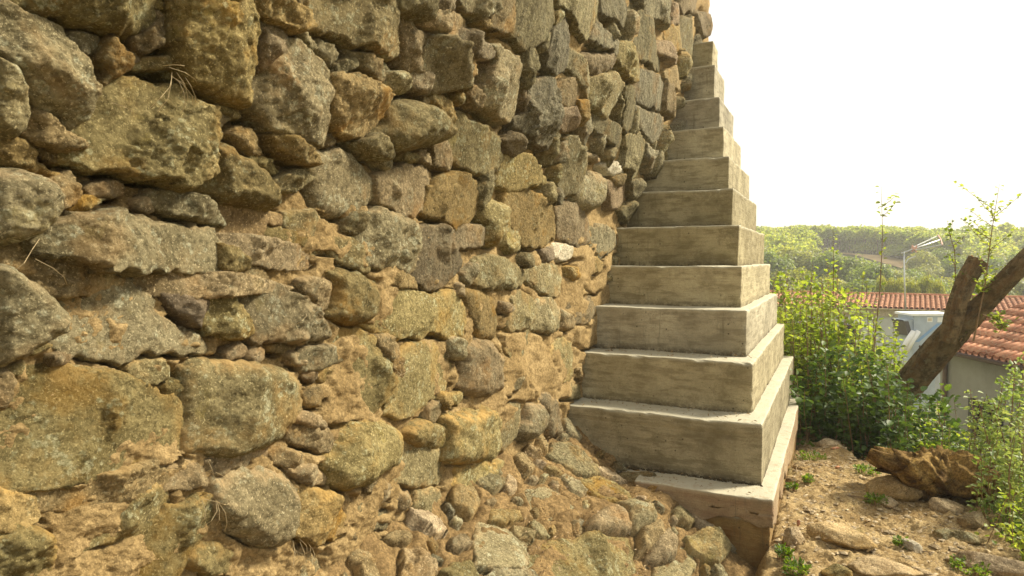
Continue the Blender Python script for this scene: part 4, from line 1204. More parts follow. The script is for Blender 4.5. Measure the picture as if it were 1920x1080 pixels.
shrub('small bright green tree with fine leaves at the right edge', shoots_in(24, 1806, 1950, 5.2, 6.2, lambda x: np.interp(x, [1800, 1850, 1890, 1950], [800, 760, 700, 700]), -3.4, 24, 35, .35), (.034, .062), M['leaf_pale'], 24, 'small tree', 'leafy growth below the terrace', per_m=58, start=.25, name='small_tree', wide=.65)
shrub('pale fine leaved bush below the terrace at the lower right', shoots_in(80, 1836, 1970, 4.6, 5.6, lambda x: np.interp(x, [1840, 1900, 1960], [905, 850, 830]), -3.2, 25, 45, .2), (.030, .055), M['leaf_pale'], 25, 'bush', 'leafy growth below the terrace', per_m=62, start=.1, wide=.65)
shrub('bright green low growth under the terrace edge in the corner', shoots_in(90, 1890, 2010, 4.0, 5.0, lambda x: 1010, -3.0, 26, 60, .2), (.025, .045), M['leaf'], 26, 'bush', 'leafy growth below the terrace', per_m=60, start=.1)
# thin tall saplings
def sapling(label, path, k, seed, leaf=(.04, .07), mat='leaf', side=5, dens=14, sidelen=.22, r=.010, start=.2):
    g = random.Random(seed); m = MB(); P, O = [], []
    pts = [P3(x, y, k) for x, y in path]; n = len(pts)
    m.tube(pts, [r * (1 - .8 * i / (n - 1)) for i in range(n)], 5, False)
    L = sum(np.linalg.norm(pts[i + 1] - pts[i]) for i in range(n - 1))
    def sp(u):
        i = min(int(u * (n - 1)), n - 2); f = u * (n - 1) - i; return pts[i] * (1 - f) + pts[i + 1] * f
    for j in range(int(L * dens)):
        u = start + (1 - start) * g.random(); az = g.uniform(0, 6.28); o = np.array([math.cos(az), math.sin(az), .4])
        P.append(sp(u) + o * .02); O.append(o)
    for j in range(side):
        u = g.uniform(max(.3, start), .92); az = g.uniform(0, 6.28); o = np.array([math.cos(az), math.sin(az), .9]); p = sp(u); q = p + o * sidelen * g.uniform(.6, 1.3)
        m.tube([p, (p + q) / 2 + np.array([0, 0, -.01]), q], [r * .45, r * .3, r * .15], 4, False)
        for t in range(int(sidelen * 42)):
            v = (t + .5) / (sidelen * 42); P.append(p * (1 - v) + q * v); O.append(np.array([g.gauss(0, 1), g.gauss(0, 1), .3]))
    root = empty('sapling', tuple(pts[0]), label, 'sapling', 'thin saplings against the sky'); inv = Matrix.Translation(-Vector([float(q) for q in pts[0]]))
    for ob in (m.build('stem', M['stem'], None), leaf_mesh('foliage', np.array(P), np.array(O), leaf, M[mat], seed)):
        if 'kind' in ob.keys(): del ob['kind']
        ob.parent = root; ob.matrix_parent_inverse = inv
sapling('tallest thin sapling rising left of the antenna with a few leaves at its tip', [(1628, 780), (1640, 640), (1650, 540), (1655, 440), (1652, 350)], 8.4, 3, dens=13, side=3, start=.12)
sapling('thin sapling with dark tip left of the tall one', [(1556, 720), (1562, 600), (1563, 500), (1562, 430)], 8.8, 4, dens=22, side=3)
sapling('branching sapling standing between the stub and the leaning limb', [(1825, 640), (1846, 540), (1860, 430), (1874, 345)], 7.6, 5, (.035, .06), side=14, dens=30, sidelen=.34, start=.3)
sapling('short sapling with sparse leaves left of the sawn stub', [(1788, 640), (1792, 540), (1790, 470), (1776, 425)], 8.0, 6, (.035, .06), side=6, dens=22, sidelen=.2, start=.3)
sapling('leafy shoot between the stub and the leaning trunk', [(1800, 640), (1822, 590), (1838, 545), (1846, 520)], 7.9, 16, (.04, .07), side=14, dens=60, sidelen=.2, start=.1)
sapling('leafy twig hanging below the leaning trunk in front of the tiled roof', [(1842, 590), (1868, 600), (1880, 612), (1872, 625)], 7.2, 17, (.04, .07), side=12, dens=60, sidelen=.14, start=.1)

def weed(px, py, wpx, label, seed, mat='weed'):
    x, y, z, k = path_hit(px, py); w = wpx / F_PX * k; g = random.Random(seed); P, O = [], []; m = MB()
    for _ in range(int(60 + wpx * 3.0)):
        a = g.uniform(0, 6.28); q = w / 2 * math.sqrt(g.random()); o = np.array([math.cos(a), math.sin(a), .8])
        hh = g.random() * .05
        p = np.array([x + math.cos(a) * q, y + math.sin(a) * q, z + .005 + hh]); P.append(p); O.append(o)
        if g.random() < .3: m.tube([(p[0] * .97 + x * .03, p[1] * .97 + y * .03, z - .02), p], .0015, 3, False)
    root = empty('weed_tuft', (x, y, z), label, 'weed', 'green weed tufts on the dirt path'); inv = Matrix.Translation((-x, -y, -z))
    for ob in (m.build('stems', M['stem'], None), leaf_mesh('foliage', np.array(P), np.array(O), (.014, .032), M[mat], seed, None, .1, .6)):
        if 'kind' in ob.keys(): del ob['kind']
        ob.parent = root; ob.matrix_parent_inverse = inv
for i, (x, y, w, lb) in enumerate([
        (1522, 862, 48, 'green weed tuft on the path nearest the far end of the plinth'), (1625, 888, 42, 'bright green tuft left of the earth clod'),
        (1643, 945, 34, 'sparse low tuft left of the dark hole'), (1485, 920, 18, 'tiny tuft beside the plinth edge'),
        (1470, 1045, 26, 'small leafy weed against the pinkish stone'), (1490, 1075, 48, 'leafy weed at the bottom edge beside the footing'),
        (1818, 1073, 60, 'leafy weed in the lower right of the path'), (1590, 826, 34, 'bright weed where the path meets the undergrowth'),
        (1690, 1028, 20, 'wispy weed by the bright white lump'), (1602, 1022, 16, 'faint weed beside the tan slab'),
        (1515, 905, 16, 'smallest sprig in the middle of the trodden path')]):
    weed(x, y, w, lb, 50 + i)
for i, (x, y, l, an, lb) in enumerate([(1600, 935, 36, -.45, 'dark dry stick lying across the path'), (1655, 1000, 16, .9, 'short pale straw on the path'), (1730, 1040, 34, -.1, 'thin twig beside the white lump')]):
    px, py, pz, k = path_hit(x, y); l2 = l / F_PX * k; m = MB()
    m.tube([(-l2 / 2, 0, 0.004), (0, .006, .008), (l2 / 2, 0, .004)], [.004, .005, .003], 5)
    o = m.build('twig', M['twig']); o.location = (px, py, pz + .012); o.rotation_euler = (0, 0, an); tag(o, lb, 'twig', 'twigs on the path')
# fallen leaves and straw caught on the bank
g = random.Random(31); P = []; O = []
for _ in range(900):
    x, y = g.uniform(980, 1240), g.uniform(800, 1080)
    s, t = BankFrame.hit(x, y, .02)
    if s > -.02 or s < -2.6: continue
    P.append(BankFrame.world(np.array([s]), np.array([t]), np.array([g.uniform(.01, .05)]))[0]); O.append(np.array([g.gauss(0, 1), g.gauss(0, 1), 0]))
M['litter'] = leaf_mat('leaf_litter', (.14, .09, .035), (.34, .25, .12), .1, 30)
leaf_mesh('leaf_litter', np.array(P), np.array(O), (.008, .026), M['litter'], 5, None, .0, .35)['kind'] = 'stuff'
P = []; O = []
for _ in range(2200):
    x, y = g.uniform(1.5, 3.6), g.uniform(3.5, 8.4)
    if (x - ORI[0]) * N[0] + (y - ORI[1]) * N[1] < .12 or x > edge_x(y): continue
    if fbm(np.array([x * 1.7]), np.array([y * 1.7]), 15, 3)[0] < -.05: continue
    P.append(np.array([x, y, gz(x, y) + .02 + g.random() * .015])); O.append(np.array([g.gauss(0, 1), g.gauss(0, 1), 0]))
for i_ in range(0, 3):
    for _ in range(60):
        a = g.uniform(LEV[i_][0] + .02, LEV[i_ + 1][0] - .01); b = g.uniform(-1.3, LEV[i_][1] - .02)
        P.append(ORI + U * a + N * b + np.array([0, 0, LEV[i_][2] + .012])); O.append(np.array([g.gauss(0, 1), g.gauss(0, 1), 0]))
leaf_mesh('straw_litter', np.array(P), np.array(O), (.008, .035), M['litter'], 6, None, .0, .25)['kind'] = 'stuff'
bpy.data.objects['straw_litter']['label'] = 'dry leaves and straw scattered over the path and the lowest treads'
bpy.data.objects['leaf_litter']['label'] = 'dead leaves and straw caught on the rubble bank'
# dry rootlets hanging from joints of the wall
g = random.Random(77); m = MB()
for _ in range(38):
    cx, cy = g.choice([(345, 125), (75, 450), (390, 880), (735, 900), (750, 690), (205, 195), (330, 140), (590, 580), (400, 930), (560, 1020)])
    s, t = WallFrame.hit(cx + g.gauss(0, 12), cy + g.gauss(0, 10), .05); L = g.uniform(.03, .12); a = g.gauss(0, .8)
    pts = [WallFrame.world(np.array([s + math.sin(a) * L * q + g.gauss(0, .004)]), np.array([t - L * q * abs(math.cos(a))]), np.array([.045 + .03 * math.sin(q * 3)]))[0] for q in (0, .35, .7, 1)]
    m.tube(pts, .0009, 3, False)
rt = tag(m.build('rootlets', plain('dry_root', (.42, .33, .19), .9)), kind='stuff'); to_wall(rt)

# ---------------------------------------------------------------- the leaning sawn tree
def limb(name, path, rads, k, parent, seed, n=44, steps=90, bark=1.0):
    pts = np.array([P3(x, y, kk) for (x, y), kk in zip(path, k)]); m_ = len(pts)
    u = np.linspace(0, m_ - 1, steps); C = np.stack([np.interp(u, range(m_), pts[:, i]) for i in range(3)], 1)
    for _ in range(6): C[1:-1] = (C[:-2] + C[2:] + 2 * C[1:-1]) / 4
    R = np.interp(u, range(m_), [r / F_PX * kk for r, kk in zip(rads, k)])
    T = np.gradient(C, axis=0); T /= np.linalg.norm(T, axis=1)[:, None]
    A = np.cross(T, [0, 1, 0]); A /= np.linalg.norm(A, axis=1)[:, None]; B = np.cross(T, A)
    th = np.linspace(0, 2 * np.pi, n, endpoint=False)
    L = np.concatenate([[0], np.cumsum(np.linalg.norm(np.diff(C, axis=0), axis=1))])
    ct, st = np.cos(th)[None], np.sin(th)[None]; LL = L[:, None]
    nz = fbm(ct * 1.4 + LL * .8, st * 1.4 + LL * .5 + 5, seed, 4) * .30
    rg = fbm(ct * 5 + LL * 1.1 + 9, st * 5 + LL * .9, seed + 3, 4); gr = 1 - np.abs(rg) * 4
    hi = fbm(ct * 14 + LL * 5, st * 14 + LL * 3, seed + 6, 3) * .05
    r = R[:, None] * (1 + nz - np.clip(gr - .3, 0, 1) * .24 + hi)
    P = C[:, None] + A[:, None] * (ct * r)[..., None] + B[:, None] * (st * r)[..., None]
    F = []
    i = np.arange(steps - 1)[:, None] * n; j = np.arange(n)[None]
    F = np.stack([i + j, i + (j + 1) % n, i + n + (j + 1) % n, i + n + j], -1).reshape(-1, 4)
    strip = np.clip(fbm(ct * 1.2 + LL * .25 + 3, st * 1.2 + LL * .3, seed + 20, 3) * 3 - .1, 0, 1) + 0 * LL
    me = np_mesh(name, P.reshape(-1, 3), F, M['bark'], True, {'bark': strip.ravel()})
    return link(name, me, parent), P[-1], T[-1], C[-1]
tree = empty('leaning_tree', tuple(P3(1700, 745, 8.3)), 'thick leaning dead trunk with a sawn stub and scaly bark at the right', 'tree')
tinv = Matrix.Translation(-tree.location)
ks = [8.7, 8.6, 8.4, 8.15, 7.9, 7.7, 7.5, 7.3, 7.1]
tr, ring2, _, ctr2 = limb('trunk', [(1640, 800), (1678, 752), (1722, 699), (1770, 643), (1808, 603), (1852, 561), (1886, 524), (1925, 487), (2010, 400), (2060, 325), (2095, 240)], [22, 23, 24, 24, 23, 18, 17, 17, 16, 14, 11], ks + [7.0, 6.95], None, 5)
sb, ring, tdir, ctr = limb('branch_stub', [(1775, 640), (1786, 600), (1799, 558), (1814, 518), (1835, 489)], [15, 16, 15, 15, 17], [7.85, 7.8, 7.78, 7.76, 7.74], None, 9, steps=60)
def cap(name, ring, ctr):
    n = len(ring); V = [ctr + (ring - ctr) * q for q in (1.0, .93, .6, .25)]; V = np.concatenate(V + [ctr[None]])
    g = np.random.default_rng(3); V[n:, 2] += g.normal(0, .006, len(V) - n) + .004
    F = np.concatenate([np.stack([np.arange(n) + i * n, (np.arange(n) + 1) % n + i * n, (np.arange(n) + 1) % n + (i + 1) * n, np.arange(n) + (i + 1) * n], 1) for i in range(3)])
    T = np.stack([np.arange(n) + 3 * n, (np.arange(n) + 1) % n + 3 * n, np.full(n, 4 * n)], 1)
    return link(name, np_mesh(name, V, [F, T], M['sawn'], False))
c1 = cap('sawn_end', ring, ctr); c2 = cap('sawn_end', ring2, ctr2)
for o in (tr, sb, c1, c2): o.parent = tree; o.matrix_parent_inverse = tinv

# ---------------------------------------------------------------- near house with the clay roof
XW, YF, ZE, SL = 10.15, 15.6, EYE - 2.02, .42
h2 = empty('plastered_house', (XW, YF, EYE - 4.4), 'grey plastered house with a red clay tile roof at the right edge', 'house')
h2i = Matrix.Translation(-h2.location)
def part(o, root, inv): o.parent = root; o.matrix_parent_inverse = inv; return o
m = MB(); th_ = .3
w0, w1, wz0, wz1 = 13.55, 14.62, EYE - 3.95, EYE - 3.05        # window opening
for y0, y1, z0, z1 in ((5, w0, EYE - 5.2, ZE - .05), (w1, YF, EYE - 5.2, ZE - .05), (w0, w1, EYE - 5.2, wz0), (w0, w1, wz1, ZE - .05)):
    m.box((XW + th_ / 2, (y0 + y1) / 2, (z0 + z1) / 2), (th_, y1 - y0, z1 - z0))
m.box((XW + 3.3, YF - .15, (EYE - 5.2 + ZE) / 2), (6.0, .3, ZE - EYE + 5.1))
part(m.build('wall', M['plaster']), h2, h2i)
m = MB(); m.add([(XW + .3, YF - .02, ZE - .05), (XW + 6.3, YF - .02, ZE - .05), (XW + 3.4, YF - .02, ZE + 3.1 * SL)] + [(XW + .3, YF - .28, ZE - .05), (XW + 6.3, YF - .28, ZE - .05), (XW + 3.4, YF - .28, ZE + 3.1 * SL)], [(0, 2, 1), (3, 4, 5), (0, 3, 5, 2), (1, 2, 5, 4), (0, 1, 4, 3)])
part(m.build('gable', M['plaster']), h2, h2i)
win = part(empty('window', (XW + .2, (w0 + w1) / 2, (wz0 + wz1) / 2)), h2, h2i)
m = MB()
for y in (w0 + .03, w1 - .03): m.box((XW + .14, y, (wz0 + wz1) / 2), (.05, .06, wz1 - wz0))
for z in (wz0 + .03, wz1 - .03): m.box((XW + .14, (w0 + w1) / 2, z), (.05, w1 - w0 - .12, .06))
for q in range(1, 6): m.box((XW + .06, w0 + (w1 - w0) * q / 6, (wz0 + wz1) / 2), (.018, .018, wz1 - wz0))
bpy.context.view_layer.update()
wi = Matrix.Translation(-Vector((XW + .2, (w0 + w1) / 2, (wz0 + wz1) / 2)))
part(m.build('window_frame', M['winframe']), win, wi)
m = MB(); m.box((XW + .22, (w0 + w1) / 2, (wz0 + wz1) / 2), (.02, w1 - w0 - .01, wz1 - wz0 - .01)); part(m.build('pane', M['dark']), win, wi)
roof = part(empty('roof', (XW - .3, YF + .1, ZE)), h2, h2i); ri = Matrix.Translation(-Vector((XW - .3, YF + .1, ZE)))
m = MB(); q = Matrix.Rotation(-math.atan(SL), 3, 'Y'); Lr = 3.7 * math.hypot(1, SL)
m.box((XW + 1.55, (YF + 5.1) / 2, ZE + SL * 1.85 - .06), (Lr, YF - 4.9, .05), q)
m.box((XW + 5.25, (YF + 5.1) / 2, ZE + SL * 1.85 - .06), (Lr, YF - 4.9, .05), q.transposed())
part(m.build('roof_boarding', M['tile']), roof, ri)
def tile_mesh(name, L=.44, r0=.088, r1=.070, n=6):
    V, F = [], []
    for x, r in ((0, r0), (L, r1)):
        for s_ in (1.0, .82):
            for k in range(n + 1):
                t = math.pi * k / n; V.append((x, math.cos(t) * r * s_, math.sin(t) * r * s_ * .85))
    m_ = n + 1
    for k in range(n):
        F += [(k, k + 1, 2 * m_ + k + 1, 2 * m_ + k), (m_ + k, 3 * m_ + k, 3 * m_ + k + 1, m_ + k + 1), (k, m_ + k, m_ + k + 1, k + 1), (2 * m_ + k, 2 * m_ + k + 1, 3 * m_ + k + 1, 3 * m_ + k)]
    F += [(0, 2 * m_, 3 * m_, m_), (n, m_ + n, 3 * m_ + n, 2 * m_ + n)]
    me = bpy.data.meshes.new(name); me.from_pydata(V, [], F); me.materials.append(M['tile'])
    me.polygons.foreach_set('use_smooth', [True] * (4 * n) + [False] * 2); me.update(); return me
tm = tile_mesh('tile'); g = random.Random(4); sa = math.atan(SL)
rt_n = 0
for c in range(30):
    for r_ in range(10):
        if rt_n >= 298: break
        y = YF + .02 - c * .195; d_ = r_ * .36
        o = link('tile', tm, roof); o.matrix_parent_inverse = ri
        o.location = (XW - .28 + d_ * math.cos(sa), y + g.gauss(0, .006), ZE - .005 + d_ * math.sin(sa) + .01)
        o.rotation_euler = (g.gauss(0, .03), -sa + .02 + g.gauss(0, .012), g.gauss(0, .02)); rt_n += 1
# channel tiles between the covers: joined
m = MB()
for c in range(52):
    y = YF + .02 - (c + .5) * .195
    if y < 5.3: break
    for r_ in range(10):
        d_ = r_ * .36; x0, z0 = XW - .33 + d_ * math.cos(sa), ZE - .012 + d_ * math.sin(sa)
        V = []
        for xx in (0, .44):
            for k in range(5):
                t = math.pi * k / 4; V.append((x0 + xx * math.cos(sa), y + math.cos(t) * .085, z0 + xx * math.sin(sa) + .035 - math.sin(t) * .06 + (.012 if xx == 0 else 0)))
        m.add(V, [(k, k + 1, 6 + k, 5 + k) for k in range(4)])
for c in range(30, 52):
    y = YF + .02 - c * .195
    if y < 5.3: break
    for r_ in range(10):
        d_ = r_ * .36; V = []
        for xx in (0, .44):
            for k in range(5):
                t = math.pi * k / 4; V.append((XW - .28 + (d_ + xx) * math.cos(sa), y + math.cos(t) * .08, ZE + .01 + (d_ + xx) * math.sin(sa) + math.sin(t) * .07))
        m.add(V, [(k, 5 + k, 6 + k, k + 1) for k in range(4)])
o = m.build('channel_tiles', M['tile']); part(o, roof, ri); o['kind'] = 'stuff'
m = MB()
gp = [(XW - .40 - .07 * math.cos(t), ZE - .03 - .08 * math.sin(t)) for t in [math.pi * k / 6 for k in range(7)]]
V = [(x, y, z) for y in (YF + .1, 5.0) for x, z in gp] + [(x + (XW - .40 - x) * .15, y, z + .01) for y in (YF + .1, 5.0) for x, z in gp]
m.add(V, [(k, k + 1, 8 + k, 7 + k) for k in range(6)] + [(14 + k, 21 + k, 22 + k, 15 + k) for k in range(6)])
m.box((XW - .16, (YF + 5) / 2, ZE - .09), (.36, YF - 5, .03))
part(m.build('gutter', M['gutter']), h2, h2i)
m = MB(); m.tube([(XW - .12, YF - .25, ZE - .15), (XW - .06, YF - .25, ZE - .35), (XW - .06, YF - .25, EYE - 5.2)], .05, 8, False)
part(m.build('drainpipe', M['pipe'], None, True), h2, h2i)

# ---------------------------------------------------------------- long low house behind
pA, pB = P3(1775, 579, 30.0), P3(1300, 566, 36.0)             # eave, right end and left end
dirA = (pB - pA); dirA[2] = 0; LA = float(np.linalg.norm(dirA)); dirA /= LA; inA = np.array([-dirA[1], dirA[0], 0.0])
if inA[1] < 0: inA = -inA
zA = (pA[2] + pB[2]) / 2
pA = pA - dirA * 4.0; LA += 4.0
h1 = empty('long_house', (float(pA[0]), float(pA[1]), EYE - 8), 'long low pale building with a red tiled roof beyond the bushes', 'house'); h1i = Matrix.Translation(-h1.location)
def hb(s0, s1, d0, d1, z0, z1):
    v = []
    for z in (z0, z1):
        for d_ in (d0, d1):
            for s_ in (s0, s1):
                p = pA + dirA * s_ + inA * d_; v.append((p[0], p[1], z))
    return v, [(0, 2, 3, 1), (4, 5, 7, 6), (0, 1, 5, 4), (2, 6, 7, 3), (0, 4, 6, 2), (1, 3, 7, 5)]
m = MB(); m.add(*hb(.2, LA, .25, 5.7, EYE - 9, zA - .42)); part(m.build('wall', M['wash']), h1, h1i)
m = MB(); m.add(*hb(.05, LA, .12, 5.85, zA - .42, zA - .05)); part(m.build('fascia', M['fascia']), h1, h1i)
SA = .15
m = MB()
r0 = pA + inA * -.05; 
V = [tuple(pA + dirA * s_ + inA * d_ + np.array([0, 0, zA - pA[2] - .02 + SA * min(d_, 6 - d_)])) for d_ in (-.1, 3.0, 6.1) for s_ in (0, LA)]
m.add(V, [(0, 1, 3, 2), (2, 3, 5, 4)]); part(m.build('roof_boarding', M['tile']), h1, h1i)
m = MB(); g = random.Random(8)
ncol = int(LA / .21)
for c in range(ncol):
    for r_ in range(9):
        for side in (0, 1):
            if side and r_: continue
            s_ = c * .21 + .1; V = []
            j = g.gauss(0, .03)
            for xx in (0, .40):
                for k in range(5):
                    t = math.pi * k / 4; d_ = -.12 + r_ * .35 + xx + j; rr2 = .085 - .012 * (xx > 0)
                    p = pA + dirA * (s_ + math.cos(t) * rr2) + inA * d_
                    V.append((p[0], p[1], zA + SA * d_ + math.sin(t) * rr2 + (.018 if xx == 0 else 0)))
            m.add(V, [(k, 5 + k, 6 + k, k + 1) for k in range(4)])
o = m.build('roof_tiles', M['tile']); part(o, h1, h1i); o['kind'] = 'stuff'
m = MB(); m.add(*hb(-.1, LA, 2.9, 3.1, zA + SA * 3 + .02, zA + SA * 3 + .12)); part(m.build('ridge', M['tile']), h1, h1i)
# pale eave tiles along the front edge
m = MB()
for c in range(int(LA / .42)): m.add(*hb(c * .42 + .01, c * .42 + .40, -.16, .11, zA - .07, zA - .035))
o = m.build('eave_course', plain('eave_mortar', (.62, .54, .36), .9)); part(o, h1, h1i); o['kind'] = 'stuff'
# openings
for (x0, x1, y0, y1) in ((1572, 1604, 612, 655), (1500, 1528, 640, 690)):
    def onwall(px, py):
        d = ray(px, py); A_ = np.array([[d[0], -dirA[0]], [d[1], -dirA[1]]]); b_ = (pA + inA * .25)[:2]
        k, s_ = np.linalg.solve(A_, b_); return s_, k * d[2] + EYE
    s0, z1_ = onwall(x1, y0); s1, z0_ = onwall(x0, y1)
    w = part(empty('window', tuple(float(q) for q in (pA + dirA * (s0 + s1) / 2)[:2]) + (float((z0_ + z1_) / 2),)), h1, h1i)
    wi2 = Matrix.Translation(-w.location)
    m = MB(); m.add(*hb(s0, s1, .18, .30, z0_, z1_)); part(m.build('pane', M['dark']), w, wi2)
    m = MB()
    for a_, b_, c_, d_ in ((s0 - .05, s1 + .05, z1_, z1_ + .07), (s0 - .05, s1 + .05, z0_ - .07, z0_), (s0 - .05, s0, z0_, z1_), (s1, s1 + .05, z0_, z1_)): m.add(*hb(a_, b_, .14, .31, c_, d_))
    part(m.build('window_frame', M['winframe']), w, wi2)

# ---------------------------------------------------------------- galvanised hood beside the trunk
vc = P3(1726, 612, 22.0)
vn = empty('ventilation_unit', (float(vc[0]), float(vc[1]), float(vc[2])), 'galvanised metal ventilation box with an open hood and two stickers', 'ventilation box')
K = 22 / F_PX
m = MB(); m.box((8 * K, 0, -20 * K), (72 * K, .9, 84 * K)); m.build('casing', M['metal'], vn)
m = MB(); m.box((8 * K, 0, 24 * K), (82 * K, 1.0, 4 * K)); m.build('lid', M['white'], vn)
m = MB()
hx0, hx1 = -46 * K, -27.5 * K
V = [(hx0, -.4, 14 * K), (hx1, -.4, 15 * K), (hx1, -.4, -22 * K), (hx0 + 11 * K, -.4, -16 * K), (hx0, .3, 14 * K), (hx1, .3, 15 * K), (hx1, .3, -22 * K), (hx0 + 11 * K, .3, -16 * K)]
m.add(V, [(0, 1, 2, 3), (4, 7, 6, 5), (0, 4, 5, 1), (3, 2, 6, 7), (1, 5, 6, 2)]); m.build('hood', M['metal'], vn)
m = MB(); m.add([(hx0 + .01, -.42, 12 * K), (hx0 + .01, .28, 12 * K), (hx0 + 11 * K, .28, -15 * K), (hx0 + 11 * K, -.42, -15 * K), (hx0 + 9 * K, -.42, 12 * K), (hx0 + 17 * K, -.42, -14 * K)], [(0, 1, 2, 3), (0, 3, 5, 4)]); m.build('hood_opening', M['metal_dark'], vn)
for x_, mt in ((1, 'cream'), (20, 'white')):
    s = MB(); s.box((x_ * K, -.452, 15 * K), (10 * K, .004, 9 * K)); st_ = s.build('sticker', M['white'], vn)
    s = MB(); s.box((x_ * K, -.456, 15 * K), (7 * K, .003, 5 * K)); s.build('print', M[mt], st_)
s = MB(); s.add([(-26 * K, -.458, -26 * K), (-18 * K, -.458, -26 * K), (22 * K, -.458, 8 * K), (14 * K, -.458, 8 * K)], [(0, 1, 2, 3)]); s.build('film_strip', M['blue'], vn)
for q in (0, 1):
    s = MB(); s.tube([((-30 + q * 9) * K, -.5, -6 * K), ((-42 + q * 9) * K, -.52, -24 * K), ((-52 + q * 9) * K, -.52, -44 * K)], 4.4 * K, 10); s.build('pipe', M['white'], vn, True)
s = MB(); s.box((10 * K, .1, -160 * K), (30 * K, .5, 200 * K)); s.build('duct', M['metal'], vn)
# ---------------------------------------------------------------- television antenna on the long house
an = empty('television_antenna', tuple(float(q) for q in P3(1697, 572, 30.5)), 'thin rooftop television antenna with a pale boom and orange ends', 'antenna')
bpy.context.view_layer.update(); ai = Matrix.Translation(-an.location)
def seg(m, pts, r, k=30.5): m.tube([P3(x, y, k + dz) for x, y, dz in pts], r, 6)
m = MB(); seg(m, [(1698, 582, 0), (1696, 530, 0), (1695, 473, 0)], .035); part(m.build('mast', M['alu'], None, True), an, ai)
m = MB(); seg(m, [(1690, 475, 0), (1715, 466, 0), (1762, 450, 0)], .035); part(m.build('boom', M['alu'], None, True), an, ai)
for a_, b_ in (((1714, 463, .1), (1759, 442, .6)), ((1716, 469, -.1), (1766, 459, -.6))):
    m = MB(); seg(m, [a_, b_], .03); part(m.build('reflector_rod', M['alu']), an, ai)
m = MB(); seg(m, [(1698, 493, 0), (1703, 486, 0), (1717, 480, 0)], .03); part(m.build('arm', M['alu']), an, ai)
m = MB(); m.box(P3(1714, 466, 30.5), (.16, .2, .14)); seg(m, [(1710, 460, 0), (1719, 473, 0)], .03); seg(m, [(1710, 472, 0), (1719, 460, 0)], .03); part(m.build('dipole_box', M['redplastic']), an, ai)
m = MB(); seg(m, [(1759, 441, .6), (1764, 449, 0), (1767, 459, -.6)], .032); part(m.build('end_bracket', M['redplastic']), an, ai)
for q in range(2):
    x_ = 1730 + q * 6.5; y_ = 463 - q * 2.2
    m = MB(); seg(m, [(x_, y_, -.45), (x_, y_, .45)], .02); part(m.build('director', M['alu']), an, ai)

# ---------------------------------------------------------------- trees in the valley and the far wood
def crown_mesh(name, seed, mat, n=2600, leaf=.36, tall=1.0, lobes=9):
    g = np.random.default_rng(seed); P, O = [], []
    cs = []
    for i in range(lobes):
        a = g.uniform(0, 6.28); q = g.uniform(.15, .62); cs.append((math.cos(a) * q, math.sin(a) * q, g.uniform(-.35, .6) * tall, g.uniform(.28, .46)))
    cs.append((0, 0, .55 * tall, .42)); cs.append((0, 0, 0, .55))
    for x, y, z, r in cs:
        k = int(n / len(cs)); v = g.normal(0, 1, (k, 3)); v /= np.linalg.norm(v, axis=1)[:, None]
        rad = r * (1 - .55 * g.random(k) ** 2.5) * (1 + .12 * g.normal(0, 1, k))
        P.append(np.array([x, y, z]) + v * rad[:, None]); O.append(v)
    P = np.concatenate(P) * 3.2; O = np.concatenate(O)
    a = np.cross(O, g.normal(0, 1, O.shape)); a /= np.linalg.norm(a, axis=1)[:, None]
    nn = O + g.normal(0, .6, O.shape); b = np.cross(nn, a); b /= np.linalg.norm(b, axis=1)[:, None]
    s = (leaf * (.5 + g.random(len(P))))[:, None]
    V = np.stack([P - a * s * .6, P - b * s * .5, P + a * s * .6, P + b * s * .45 + O * s * .2], 1)
    F = np.arange(len(P) * 4).reshape(-1, 4)
    return np_mesh(name, V.reshape(-1, 3), F, mat, False)
crowns = [crown_mesh('crown', 100 + i, M[('tree_a', 'tree_b', 'tree_c')[i % 3]], 9000, .21) for i in range(6)]
def trunk_mesh():
    m = MB(); m.tube([(0, 0, 0), (.08, .05, 2), (.0, .1, 4.2)], [.2, .16, .08], 7)
    for a in range(4):
        m.tube([(.04, .05, 2.2 + a * .4), (math.cos(a * 1.7) * .8, math.sin(a * 1.7) * .8, 3.6 + a * .35), (math.cos(a * 1.7) * 1.5, math.sin(a * 1.7) * 1.5, 4.6 + a * .3)], [.09, .06, .03], 5)
    me = bpy.data.meshes.new('trunk'); me.from_pydata(m.v, [], m.f); me.materials.append(M['fartrunk']); return me
tmesh = trunk_mesh()
LBL = ['rounded green broadleaf tree in the valley beyond the tiled roof', 'olive green broadleaf tree in the valley beyond the tiled roof', 'yellowish broadleaf tree in the valley beyond the tiled roof']
def tree_at(px, ytop, k, sc, kind, i, label=None, thin=1.0):
    tip = P3(px, ytop, k); x, y = tip[0], tip[1]; zg = float(land(np.array([x]), np.array([y]))[0])
    r = empty('broadleaf_tree', (x, y, zg), label or LBL[kind % 3], 'tree', 'trees in the valley')
    H = tip[2] - zg; 
    c = link('crown', crowns[kind + 3 * (i % 2)], r); cr = sc
    vz = cr * 1.05
    c.location = (0, 0, H - 3.2 * 1.0 * vz * 1.0); c.scale = (cr * thin, cr * thin, vz); c.rotation_euler = (0, 0, i * 1.3)
    t = link('trunk', tmesh, r); t.scale = (thin ** 2, thin ** 2, max(.4, (H - 3.2 * vz + 1.2 * vz) / 4.6))
g = random.Random(12)
i = 0
